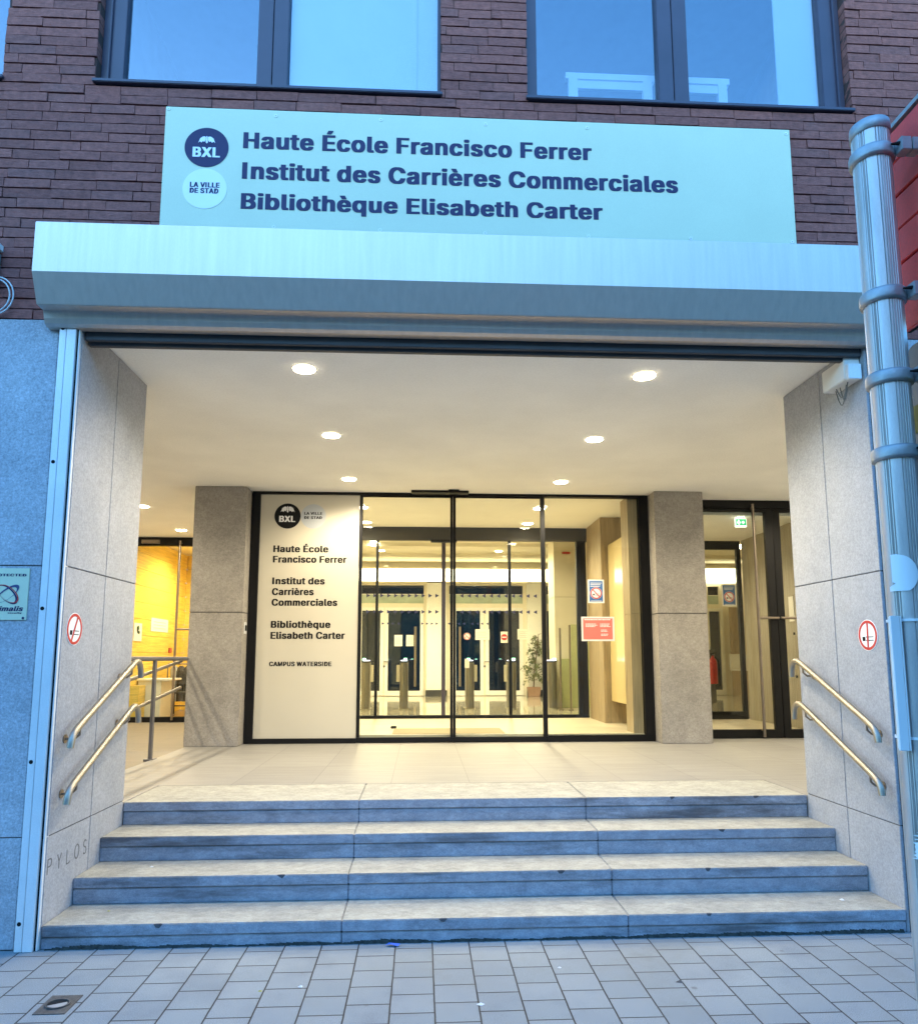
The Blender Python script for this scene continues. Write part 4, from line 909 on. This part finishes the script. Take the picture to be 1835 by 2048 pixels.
def sheet(x0, x1, z0, z1, label, extra=None):
    t = thing('paper_sheet', label, 'notice', ((x0+x1)/2, YB-.04, z0), 'sheets on the back doors')
    B(x0, x1, YB-.04, YB-.036, z0, z1).build('sheet', 'paper', t)
    if extra: extra(t, (x0+x1)/2, (z0+z1)/2)
    else:
        m = MB(); w_ = x1-x0; h_ = z1-z0
        for k in range(4): m.box(x0+w_*.15, x1-w_*(.15+.1*(k % 2)), YB-.0415, YB-.0405, z0+h_*(.2+.17*k), z0+h_*(.23+.17*k))
        m.build('print', 'print', t)
sheet(-.768, -.556, 2.03, 2.325, 'left one of two white sheets on the dark back door'); sheet(-.457, -.258, 2.03, 2.325, 'white sheet beside the long handle on the dark back door')
sheet(1.373, 1.752, 2.195, 2.478, 'wide cream sheet across the stiles of the right back doors'); sheet(2.50, 2.88, 2.207, 2.487, 'wide cream sheet beside the top of the potted plant')
def noentry(t, u, v):
    MB().disc(u, v, .085, .085, FRONT((0, YB-.0405, 0)), .0015).build('red_disc', 'red', t); B(u-.06, u+.06, YB-.044, YB-.0425, v-.014, v+.014).build('white_bar', 'vinylwhite', t)
sheet(2.052, 2.24, 2.119, 2.415, 'white sheet with a red no entry disc on a dark back door', noentry)
ns = thing('no_smoking_sticker', 'small round no smoking sticker on the dark hall door', 'sticker', (1.15, YB-.04, 2.2), 'round no smoking stickers')
nosmoke(ns, 1.153, 2.29, .095, FRONT((0, YB-.036, 0)), -.75)

# turnstiles
def turnstile(x, side, label):
    t = thing('turnstile', label, 'turnstile', (x, 9.6, FZ), 'steel turnstiles in the hall')
    pts = []
    for k in range(24):
        a = 2*math.pi*k/24; pts.append((.082*math.cos(a), .082*math.sin(a)+(.30 if math.sin(a) >= 0 else 0)))
    MB().prism([(x+p, 9.64+q) for p, q in pts], UP((0, 0, FZ)), .90, True).build('body', 'turn', t)
    MB().prism([(x+p*1.02, 9.64+q) for p, q in pts], UP((0, 0, FZ+.902)), .03, True).build('cap', 'ink', t)
    B(x-.06, x+.06, 9.60, 9.92, FZ+.934, FZ+.945).build('light_strip', 'ledpink', t)
    B(x-side*.03-.03, x-side*.03+.03, 9.57, 9.63, FZ+.946, FZ+.985).build('status_light', 'led', t)
    B(x+side*.115-.033, x+side*.115+.033, 9.72, 9.74, 1.25, 1.58).build('flap', 'beige', t, bevel=.006)
    m = MB().prism([(x+p*1.25, 9.64+q*1.05) for p, q in pts], UP((0, 0, FZ)), .012, True); m.build('foot_plate', 'steel', t)
    return t
for x_, s_, lb in ((-1.135, 1, 'leftmost steel turnstile half hidden by the black door edge'), (-.39, -1, 'steel turnstile in front of the door with two white sheets'), (.91, 1, 'steel turnstile with the cream card box'), (1.74, -1, 'steel turnstile between the potted plant and the no entry sheet'), (2.55, -1, 'steel turnstile right beside the greenish glass barrier')):
    turnstile(x_, s_, lb)
tag(B(.80, .89, 9.50, 9.555, 1.52, 1.70).build('card_box', 'paper', origin=(.85, 9.52, 1.6), bevel=.004), 'cream card box on the turnstile in the middle', 'box')
gb = thing('glass_barrier', 'greenish glass barrier with two steel posts beyond the turnstiles', 'barrier', (2.8, 9.2, FZ))
for x_, z_ in ((2.625, 2.29), (2.815, 2.35)):
    m = MB(); m.tube([(x_, 9.2, FZ), (x_, 9.2, z_)], .020, 10); m.disc(x_, 9.2, .05, .05, UP((0, 0, FZ)), .015, 16); m.build('post', 'bronze', gb)
m = MB(); m.box(2.84, 3.3, 9.19, 9.20, .77, 2.36); m.box(2.645, 2.795, 9.19, 9.20, .77, 1.70); m.build('pane', 'greenglass', gb)

# potted plant (weeping fig)
pp = thing('potted_plant', 'tall leafy potted fig standing before a white column in the hall', 'plant', (2.87, 14.1, FZ))
pt = MB(); s0, s1 = .135, .165
pt.add([(2.865-s0, 14.1-s0, FZ), (2.865+s0, 14.1-s0, FZ), (2.865+s0, 14.1+s0, FZ), (2.865-s0, 14.1+s0, FZ), (2.865-s1, 14.1-s1, .97), (2.865+s1, 14.1-s1, .97), (2.865+s1, 14.1+s1, .97), (2.865-s1, 14.1+s1, .97)],
       [(0, 3, 2, 1), (4, 5, 6, 7), (0, 1, 5, 4), (1, 2, 6, 5), (2, 3, 7, 6), (3, 0, 4, 7)])
po = pt.build('pot', 'pot', pp, bevel=.006)
m = MB(); stem = [(2.86, 14.1, .95), (2.88, 14.1, 1.3), (2.92, 14.08, 1.65), (2.97, 14.07, 1.95), (3.0, 14.06, 2.35)]
m.tube(stem, [.018, .016, .013, .01, .006], 8)
lv = MB(); rnd = random.Random(3)
def leafq(c, s, mb):
    d = Vector((rnd.uniform(-1, 1), rnd.uniform(-1, .4), rnd.uniform(-1.2, .1))).normalized(); q = d.orthogonal().normalized()
    q = (q*math.cos(rnd.random()*6)+d.cross(q)*math.sin(rnd.random()*6)); q = (q-d*q.dot(d)).normalized()
    n_ = d.cross(q)*.12*s
    mb.add([c, c+d*s*.4+q*s*.24+n_, c+d*s, c+d*s*.4-q*s*.24+n_], [(0, 1, 2), (0, 2, 3)])
for k in range(56):
    f_ = rnd.uniform(.12, 1); i = min(3, int(f_*4)); a = Vector(stem[i]).lerp(Vector(stem[i+1]), f_*4-i)
    ang = rnd.uniform(0, 6.28); ln = rnd.uniform(.12, .34)*(1.15-.65*f_)
    tip = a+Vector((math.cos(ang)*ln*1.1-.03, math.sin(ang)*ln*.8, ln*rnd.uniform(-.1, .7)))
    mid = a.lerp(tip, .5)+Vector((0, 0, .03)); dr = tip+Vector((math.cos(ang)*.05, math.sin(ang)*.04, -.10))
    m.tube([a, mid, tip, dr], [.006, .004, .003, .002], 5)
    for q in range(13):
        u = rnd.random(); P_ = mid.lerp(tip, u*2) if u < .5 else tip.lerp(dr, u*2-1)
        leafq(P_+Vector((rnd.uniform(-.03, .03), rnd.uniform(-.03, .03), rnd.uniform(-.03, .02))), rnd.uniform(.05, .085), lv)
m.build('trunk', 'trunk', pp); lv.build('foliage', 'leaf', pp)
B(2.865-.14, 2.865+.14, 13.96, 14.24, .90, .945).build('soil', 'soil', po)
# things behind the right glass door
fe = thing('fire_extinguisher', 'red fire extinguisher standing beyond the black double door', 'extinguisher', (6.36, 11, 1.1))
MB().lathe([(0, 0), (.085, 0), (.09, .02), (.09, .46), (.07, .53), (.03, .57), (.025, .62), (0, .62)], (6.36, 11, 1.15), 24).build('cylinder', 'extred', fe)
m = MB(); m.tube([(6.36, 11, 1.76), (6.30, 10.97, 1.80), (6.42, 10.96, 1.83)], .014, 8); m.tube([(6.38, 10.95, 1.74), (6.46, 10.93, 1.65), (6.46, 10.92, 1.35)], .012, 8); m.build('valve', 'ink', fe)
B(6.27, 6.45, 11.1, 11.12, FZ, 1.9).build('stand', 'greysteel', fe)
ws = thing('slatted_screen', 'brown slatted wood screen above the white topped counter', 'screen', (8.35, 14.3, 1.8))
m = MB()
for k in range(6): m.box(8.22+k*.05, 8.262+k*.05, 14.28, 14.32, 1.82, 3.07)
m.build('slat', 'oak', ws)
dk = thing('reception_counter', 'low brown and white counter under the slatted screen', 'counter', (8.4, 14.2, FZ))
B(8.26, 8.75, 13.9, 14.4, FZ, 1.38).build('body', 'oak', dk, bevel=.005); B(8.23, 8.78, 13.86, 14.42, 1.38, 1.43).build('top', 'white', dk, bevel=.005)
B(8.2, 8.8, 14.30, 14.38, 1.44, 1.82).build('splashback', 'white', dk)

# ------------------------------------------------------------------ lamps
def downlight(x, y, zc, label, watt, group, size=150, r=.085, col=(1, .83, .56)):
    t = thing('ceiling_light', label, 'light', (x, y, zc), group)
    MB().lathe([(r+.012, -.0005), (r+.012, -.003), (r-.004, -.005), (r-.004, -.002)], (x, y, zc), 36).build('trim_ring', 'white', t)
    MB().disc(x, y, r-.001, r-.001, UP((0, 0, zc-.0075)), .004, 32).build('lens', 'lens', t)
    ld_ = bpy.data.lights.new('lamp_light', 'SPOT'); ld_.energy = watt*LAMP; ld_.color = col; ld_.spot_size = R(size); ld_.spot_blend = .7; ld_.shadow_soft_size = .06
    lo = bpy.data.objects.new('lamp_light', ld_); COL.objects.link(lo); lo.parent = t; lo.location = (0, 0, -.02)
    return t
G = 'round downlights of the porch'
base = downlight(-.952, .716, CZ, 'front left porch downlight, nearest the shutter', 52, G, 160, col=(1, .86, .62))
for x_, y_, lb in ((1.697, .72, 'front right porch downlight, nearest the shutter'), (-.952, 2.365, 'middle left porch downlight'), (1.697, 2.366, 'middle right porch downlight'), (-.952, 4.12, 'rear left porch downlight, above the cream panel'), (1.697, 4.14, 'rear right porch downlight, in front of the sliding doors')):
    dup(base, (x_, y_, CZ), lb)
dup(base, (-4.206, 7.84, CZ), 'downlight in the left passage above the ramp door'); dup(base, (-4.117, 5.87, CZ), 'downlight in the left passage half hidden by the stone wall')
for y_, lb in ((4.0, 'added downlight out of sight behind the stone wall by the sign post, rear'), (2.1, 'added downlight out of sight behind the stone wall by the sign post, front')): dup(base, (4.95, y_, CZ), lb)  # hidden lamp pair added to brighten the ceiling on the post side
for y_, lb in ((4.0, 'passage downlight out of sight behind the left stone wall, rear'), (2.1, 'passage downlight out of sight behind the left stone wall, front')): dup(base, (-4.15, y_, CZ), lb)
G = 'round downlights inside'
vb = downlight(-.93, 5.79, CZ, 'vestibule downlight at left, first behind the glass', 36, G)
for x_, y_, lb in ((1.69, 5.76, 'vestibule downlight at right, first behind the glass'), (-.96, 6.95, 'vestibule downlight at left, before the dark fascia'), (1.69, 6.95, 'vestibule downlight at right, before the dark fascia')): dup(vb, (x_, y_, CZ), lb)
dup(vb, (4.05, 6.1, 3.725), 'small downlight behind the right glass door')
vb = downlight(1.82, 8.5, 4.268, 'added unseen hall downlight at right, just behind the dark fascia', 85, G)  # this lamp and its left twin are unseen, added to brighten the beige column
for x_, y_, lb in ((-1.0, 8.5, 'added unseen hall downlight at left, just behind the dark fascia'), (1.80, 10.45, 'hall downlight at right, nearest'), (1.93, 11.7, 'hall downlight at right, middle'), (1.79, 12.35, 'hall downlight at right, farthest'), (-1.12, 11.1, 'hall downlight at left, nearest'), (-.85, 11.7, 'hall downlight at left, middle'), (-1.03, 12.4, 'hall downlight at left, farthest'), (7.2, 11.2, 'hall downlight behind the right glass door')):
    dup(vb, (x_, y_, 4.268), lb)
downlight(-4.3, 10.0, 3.998, 'downlight in the ceiling of the orange room', 100, None, 165)

# ------------------------------------------------------------------ roller shutter
rs = thing('roller_shutter', 'closed up aluminium roller shutter box with side guide rails over the entrance', 'shutter', (.37, -.1, 0))
prof = [(.012, 4.45), (-.26, 4.45), (-.26, 4.115), (-.175, 3.935)]
for k in range(7):
    a = R(180+k*15); prof.append((-.055+.05*math.cos(a)-.002, 3.905+.065*math.sin(a)*1.0))
prof = [(.012, 4.45), (-.26, 4.45), (-.26, 4.115), (-.178, 3.934), (-.10, 3.934), (-.092, 3.918), (-.084, 3.89), (-.070, 3.862), (-.045, 3.848), (.012, 3.846)]
XS0, XS1 = -2.49, 3.22
MB().prism(prof, ((XS0, 0, 0), (0, 1, 0), (0, 0, 1), (1, 0, 0)), XS1-XS0).build('housing', 'alu', rs, bevel=.004)
m = MB(); m.box(-2.27, 3.01, .02, .055, 3.795, 3.86); m.box(-2.27, 3.01, .06, .10, 3.775, 3.90); m.build('bottom_bar', 'darkbar', rs, bevel=.004)
def guide(s):
    x = lambda a: a if s < 0 else (.739-a)          # mirrored on the entrance axis
    m = MB()
    def b(a, c, *r): m.box(min(x(a), x(c)), max(x(a), x(c)), *r)
    b(-2.412, -2.368, -.03, 0, 0.001, 3.89); b(-2.365, -2.306, -.032, 0, 0.001, 3.89); b(-2.412, -2.306, .0, .05, 0.001, 3.89); (b(-2.293, -2.284, -.020, .03, .001, 3.86) if s < 0 else None)
    g = m.build('guide_rail', 'alurail' if s < 0 else 'alublue', rs, bevel=.0025)  # the guide by the post gets a darker, bluer aluminium colour
    m = MB()
    for z_ in (.158, 1.087, 2.016, 2.952, 3.849): m.disc(x(-2.391), z_, .012, .012, FRONT((0, -.0302, 0)), .0015, 20)
    m.build('bolt_hole', 'hole', g)
    m = MB(); m.box(min(x(-2.306), x(-2.296)), max(x(-2.306), x(-2.296)), -.012, .03, .001, 3.86); m.build('dark_gap', 'hole', g)  # black strip puts the shade of the gap beside the rail into colour
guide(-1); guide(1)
# dented scuffs and box cables
jb = thing('junction_box', 'white junction box with loose cables high on the porch wall by the post', 'box', (2.96, .2, 3.6))
B(2.90, 3.014, .05, .33, 3.64, 3.80).build('box', 'white', jb, bevel=.006)
B(2.905, 3.0, .012, .048, 3.63, 3.74).build('motor_cover', 'alurail', jb, bevel=.004)
m = MB()
for k, (a, b) in enumerate(((.10, .24), (.12, .21), (.15, .28))):
    m.tube([(2.95+k*.01, a+(b-a)*q/8, 3.64-(.09+.02*k)*math.sin(math.pi*q/8)) for q in range(9)], .004, 6)
m.build('cable', 'cablegrey', jb)

# ------------------------------------------------------------------ big sign on the brick
sg_ = thing('name_sign', 'large pale sign with three lines of dark blue lettering on the brick wall', 'sign', (.38, -.03, 4.5))
SY = -.012
B(-1.815, 2.575, SY-.012, SY, 4.592, 5.474).build('board', 'signwhite', sg_, bevel=.002)
f_ = FRONT((0, SY-.0125, 0)); k_ = 1.003
for s_, z_, x1_, c_ in (('Haute École Francisco Ferrer', 5.180, 1.134, .119), ('Institut des Carrières Commerciales', 4.953, 1.742, .121), ('Bibliothèque Elisabeth Carter', 4.732, 1.200, .114)):
    text(MB(), s_, -1.282, z_, x1_+1.282, c_, f_, .002).build('lettering', 'navy', sg_)

d = MB().disc(-1.527, 5.175, .148, .146, f_, .002, 56).build('blue_disc', 'navy', sg_)
f3 = FRONT((0, SY-.0148, 0))
m = bird(MB(), -1.527, 5.225, .057, f3, .0015); text(m, 'BXL', -1.619, 5.102, .184, .073, f3, .0015, .035); m.build('logo_mark', 'vinylwhite', d)
d = MB().disc(-1.527, 4.870, .148, .147, f_, .002, 56).build('pale_disc', 'pale', sg_)
m = MB(); text(m, 'LA VILLE', -1.626, 4.879, .198, .036, f3, .0015, .03); text(m, 'DE STAD', -1.626, 4.836, .192, .036, f3, .0015, .03); m.build('logo_lettering', 'navy', d)
for x_, z_ in ((-1.795, 5.455), (-1.068, 5.432), (-.345, 5.431), (.386, 5.427), (1.107, 5.429), (2.547, 5.44), (-1.055, 4.606), (-.34, 4.606), (.378, 4.606), (1.097, 4.606), (1.817, 4.613), (2.543, 4.61)):
    m = MB().ring(x_, z_, .0125, .005, f_, .003, 16); sc_ = m.build('screw', 'vinylwhite', sg_); MB().disc(x_, z_, .005, .005, f_, .0015, 12).build('screw_head', 'clamp', sc_)

# wall plaque at the far left
pq = thing('security_plaque', 'pale plaque with a ribbon emblem on the blue tinted outer stone wall', 'sign', (-2.67, 0, 1.94))
B(-2.85, -2.496, -.008, 0, 1.945, 2.269).build('plate', 'signwhite', pq, bevel=.001)
f_ = FRONT((0, -.0082, 0))
m = MB(); text(m, 'PROTECTED', -2.735, 2.218, .222, .016, f_, .001, .005); text(m, 'Optimalis', -2.75, 2.000, .232, .030, f_, .001, .01, .25); text(m, 'security', -2.61, 1.985, .085, .008, f_, .001, .0); m.disc(-2.515, 1.957, .008, .008, f_, .001, 12); m.build('lettering', 'navy', pq)
def ribbon(cx, cz, a, b, rot, w_, y, mat):
    m = MB(); n = 36; f_ = FRONT((0, y, 0)); P_ = []
    for k in range(n):
        q = 2*math.pi*k/n; wv = w_*(.55+.45*math.sin(q+.6))
        for rr_ in (1+wv, 1-wv):
            u, v = a*rr_*math.cos(q), b*rr_*math.sin(q); P_.append((cx+u*math.cos(rot)-v*math.sin(rot), cz+u*math.sin(rot)+v*math.cos(rot)))
    V = [Vector((u, y, v)) for u, v in P_]
    m.add(V, [(2*k, 2*k+1, (2*k+3) % (2*n), (2*k+2) % (2*n)) for k in range(n)])
    m.build('emblem', mat, pq)
ribbon(-2.622, 2.105, .075, .036, -.75, .13, -.0095, 'navy'); ribbon(-2.622, 2.105, .078, .030, .65, .16, -.0100, 'neon'); ribbon(-2.615, 2.108, .074, .038, -.70, .07, -.0105, 'red')

# round no smoking signs on the porch walls
nl = thing('no_smoking_sign', 'round no smoking sign with slanted red bar on the engraved porch wall', 'sign', (XL, .161, 1.79), 'no smoking signs on the porch walls')
nosmoke(nl, .161, 1.896, .105, EAST((XL+.0005, 0, 0)), .42)
nr = thing('no_smoking_sign', 'round no smoking sign with upright red bar beside the sign post', 'sign', (XR, .183, 1.75), 'no smoking signs on the porch walls')
nosmoke(nr, -.183, 1.862, .107, WEST((XR-.0005, 0, 0)), .03)

# ------------------------------------------------------------------ handrails on the porch walls
def handrail(side, dz, label):
    x = -2.19 if side < 0 else 2.93; wx = XL if side < 0 else XR
    t = thing('handrail', label, 'handrail', (x, .5, .85+dz), 'steel handrails of the steps')
    P_ = [(.022, .825), (.030, .87), (.052, .905), (.092, .935), (.30, 1.034), (.60, 1.176), (.93, 1.333), (.985, 1.352), (1.03, 1.345), (1.06, 1.315), (1.075, 1.262), (1.078, 1.225)]
    # smooth the bends
    Q = [Vector((x, a, b+dz)) for a, b in P_]
    for _ in range(2):
        N_ = [Q[0]]
        for a, b in zip(Q, Q[1:]): N_ += [a*.75+b*.25, a*.25+b*.75]
        Q = N_+[Q[-1]]
    MB().tube(Q, .0212, 16).build('rail', 'steel', t)
    for yy in (.135, .90):
        m = MB()
        zz = .955+(yy-.135)*.476+dz
        m.tube([(x, yy, zz-.018), (x, yy, zz-.06), (x+(wx-x)*.35, yy, zz-.085), (wx, yy, zz-.085)], .008, 8); m.disc(yy if side < 0 else -yy, zz-.085, .028, .028, (EAST if side < 0 else WEST)((wx, 0, 0)), .006, 20)
        m.build('bracket', 'bronze', t)
handrail(-1, .335, 'upper steel handrail on the engraved porch wall near the ramp railing'); handrail(-1, 0, 'lower steel handrail on the engraved porch wall near the ramp railing')
handrail(1, .335, 'upper steel handrail on the porch wall next to the sign post'); handrail(1, 0, 'lower steel handrail on the porch wall next to the sign post')

# ------------------------------------------------------------------ sign post at the right edge
PX, PY, PR = 1.432, -2.5, .0565
po_ = thing('sign_post', 'grooved aluminium sign post with four grey clamps and torn white stickers', 'post', (PX, PY, 0))
m = MB(); prof_ = []; gro = []
for q in (-90, 30, 150): gro += [q-58, q-52, q-18, q-9, q, q+9, q+18, q+52, q+58]
for k in range(360):
    a = R(k); g = min(abs((k-q+180) % 360-180) for q in gro)
    r = PR-(.0030 if g < 1 else .0016 if g < 2 else 0); prof_.append((r*math.cos(a), r*math.sin(a)))
m.prism([(PX+u, PY+v) for u, v in prof_], UP((0, 0, 0)), 3.435, False).build('shaft', 'galv', po_)
MB().lathe([(0, .028), (.045, .026), (.059, .016), (.0605, 0), (.0605, -.022), (.057, -.024)], (PX, PY, 3.435), 48).build('cap', 'clamp', po_)
for z_ in (3.335, 2.845, 2.575, 2.333):
    m = MB(); c_ = Vector((PX, PY, z_))
    m.lathe([(PR-.001, -.021), (PR+.008, -.021), (PR+.011, -.012), (PR+.011, .012), (PR+.008, .021), (PR-.001, .021)], c_, 40)
    m.box(PX+.045, PX+.078, PY-.085, PY-.045, z_-.023, z_+.023); m.box(PX+.082, PX+.112, PY-.085, PY-.045, z_-.022, z_+.022)
    m.tube([(PX+.09, PY-.065, z_), (PX+.128, PY-.06, z_-.006)], .016, 12); m.tube([(PX+.112, PY-.075, z_+.01), (PX+.128, PY-.10, z_+.018)], .012, 10)
    cl = m.build('clamp', 'clamp', po_, bevel=.002)
    m = MB(); m.tube([(PX+.02, PY-PR-.012, z_+.004), (PX+.062, PY-PR-.018, z_+.006)], [.003, .009], 8); m.build('bolt_recess', 'hole', cl)
for z_, q in ((1.818, 0), (1.474, 1)):
    m = MB(); m.ring(PX, PY, PR+.004, PR-.001, UP((0, 0, z_-.004)), .008, 40); m.build('cable_tie', 'vinylwhite', po_)
st_ = thing('cardboard_strip', 'pale folded strip tied to the sign post with white cable ties', 'strip', (1.36, -2.53, 1.45))
m = MB(); m.box(1.345, 1.372, -2.545, -2.535, 1.44, 1.83); m.box(1.3735, 1.378, -2.545, -2.49, 1.44, 1.83); m.build('sheet', 'pale', st_, bevel=.001)
def wrapped(outline, nm, lb):
    """paper stuck on the post: outline (across, height) wrapped round the near side of the tube"""
    m = MB(); V = []; n = 24; rows_ = len(outline)
    for z_, ua, ub in outline:
        for i in range(n+1):
            u = max(-.985, min(.985, (ua+(ub-ua)*i/n)/(PR+.003)))*(PR+.003); V.append((PX+u, PY-math.sqrt((PR+.003)**2-u*u), z_))
    m.add(V, [(j*(n+1)+i, j*(n+1)+i+1, (j+1)*(n+1)+i+1, (j+1)*(n+1)+i) for j in range(rows_-1) for i in range(n)], True)
    tag(m.build(nm, 'vinylwhite', origin=(PX, PY, outline[0][0])), lb, 'sticker')
wrapped([(1.905+.111*k/24, -.060+(.012*max(0, (k-3)/3) if k < 6 else .004), -.058+.056*math.sqrt(max(.02, 1-((k-11)/13.2)**2))) for k in range(25)], 'torn_sticker', 'half round torn white sticker wrapped on the sign post')
wrapped([(1.135+.08*k/16, -.058+.020*abs(math.sin(k*1.7))*(1 if k > 9 else .3), -.012+.010*math.sin(k*.9)+.03*(k < 11)) for k in range(17)], 'torn_sticker', 'torn white paper stuck low on the sign post')
# red planked board and the grey sign below it
rb = thing('red_board', 'red planked sign board fixed high behind the aluminium post', 'sign', (1.57, -2.9, 2.78))
for k in range(6):
    z0 = 2.785+k*.1202; B(1.562, 1.582, -3.6, -2.395, z0, z0+.1165-(.004 if k % 2 else 0)).build('plank', 'redboard', rb, bevel=.003)
B(1.574, 1.590, -3.6, -2.40, 2.785, 3.50).build('backing', 'hole', rb); B(1.556, 1.592, -3.6, -2.39, 3.507, 3.522).build('top_trim', 'clamp', rb)
gs = thing('grey_sign', 'grey rounded sign back with yellow stripe under the red board', 'sign', (1.57, -2.7, 2.0))
pts = [(-3.4, 2.02), (-2.40, 2.02), (-2.40, 2.68)]+[(-2.44+.04*math.cos(R(a)), 2.68+.045*math.sin(R(a))) for a in range(0, 91, 15)]+[(-3.4, 2.725)]
MB().prism(pts, ((1.562, 0, 0), (0, 1, 0), (0, 0, 1), (1, 0, 0)), .02).build('plate', 'greyback', gs, bevel=.003)
B(1.5585, 1.5618, -3.3, -2.41, 2.43, 2.52).build('yellow_stripe', 'yellowsign', gs)

# ------------------------------------------------------------------ small things on walls and ground
cl = thing('wall_cables', 'two white cable loops hanging under a small box on the brick wall', 'cable', (-2.83, 0, 4.1))
m = MB()
for r_, dx in ((.10, 0), (.112, .012)): m.tube([(-2.845+dx+r_*math.cos(R(a)), -.03, 4.065+r_*1.15*math.sin(R(a))) for a in range(-150, 151, 15)], .005, 8)
m.build('loop', 'cable', cl)
B(-2.90, -2.826, -.09, 0, 4.38, 4.425).build('bracket', 'white', cl, bevel=.004); B(-2.92, -2.835, -.05, 0, 4.10, 4.37).build('box', 'greyback', cl, bevel=.006)
dc = thing('drain_cover', 'dark square drain plate with an open round hole in the pavement', 'drain', (-1.83, -.69, 0))
m = MB(); m.add([(-1.905, -.60, .004), (-1.752, -.60, .004), (-1.752, -.795, .004), (-1.905, -.795, .004), (-1.905, -.60, 0), (-1.752, -.60, 0), (-1.752, -.795, 0), (-1.905, -.795, 0)], [(0, 1, 2, 3), (0, 4, 5, 1), (1, 5, 6, 2), (2, 6, 7, 3), (3, 7, 4, 0)]); m.build('plate', 'iron', dc)
MB().disc(-1.83, -.70, .05, .045, UP((0, 0, .0045)), .001, 28).build('hole', 'hole', dc)
m = MB(); m.ring(-1.83, -.70, .058, .05, UP((0, 0, .0045)), .006, 28, .9); m.build('ring', 'iron', dc)
m = MB(); m.prism([(-1.83+.046*math.cos(R(a)), -.705+.038*math.sin(R(a))) for a in range(-150, 31, 15)], UP((0, 0, .006)), .004); m.build('loose_cap', 'clamp', dc)
lt = MB(); pts = [(-.045, .0), (-.02, .015), (.03, .012), (.05, -.005), (.035, -.018), (-.01, -.014)]
V = [(-.205+u, -.05+v, .004+(.012 if i % 2 else .002)) for i, (u, v) in enumerate(pts)]; lt.add(V+[(-.205, -.05, .02)], [(i, (i+1) % 6, 6) for i in range(6)])
tag(lt.build('litter', 'bluewrap', origin=(-.205, -.05, 0)), 'crumpled blue wrapper lying at the foot of the steps', 'litter')
def bit(x, y, z, r, mat, lb):
    m = MB(); rn = random.Random(int(abs(x*1000)+z*77)); V = [(x+r*math.cos(k*1.05)*rn.uniform(.6, 1.3), y+r*.7*math.sin(k*1.05)*rn.uniform(.6, 1.3), z+.001) for k in range(6)]
    m.add(V+[(x, y, z+r*.5)], [(k, (k+1) % 6, 6) for k in range(6)])
    tag(m.build('litter', mat, origin=(x, y, z)), lb, 'litter')
bit(-1.865, .60, R1+RH, .014, 'gum', 'white crumb on the left end of the second step'); bit(-1.99, .24, R1, .012, 'yellowbit', 'yellowish cigarette end on the left of the lowest step')
bit(.265, -.80, 0, .018, 'gum', 'white paper scrap on the pavers right of the centre'); bit(.735, -.40, 0, .013, 'gum', 'pale pebble in a paver joint'); bit(-.66, -.56, 0, .016, 'gum', 'pale bird dropping on the pavers left of the centre')
bit(1.34, -.61, 0, .022, 'iron', 'dark leaf scrap on the pavers at the right'); bit(2.72, .2, R1, .02, 'gum', 'small pale fragment at the right end of the lowest step'); bit(-.86, -.60, 0, .014, 'yellowbit', 'brown cigarette end on the pavers at the left')
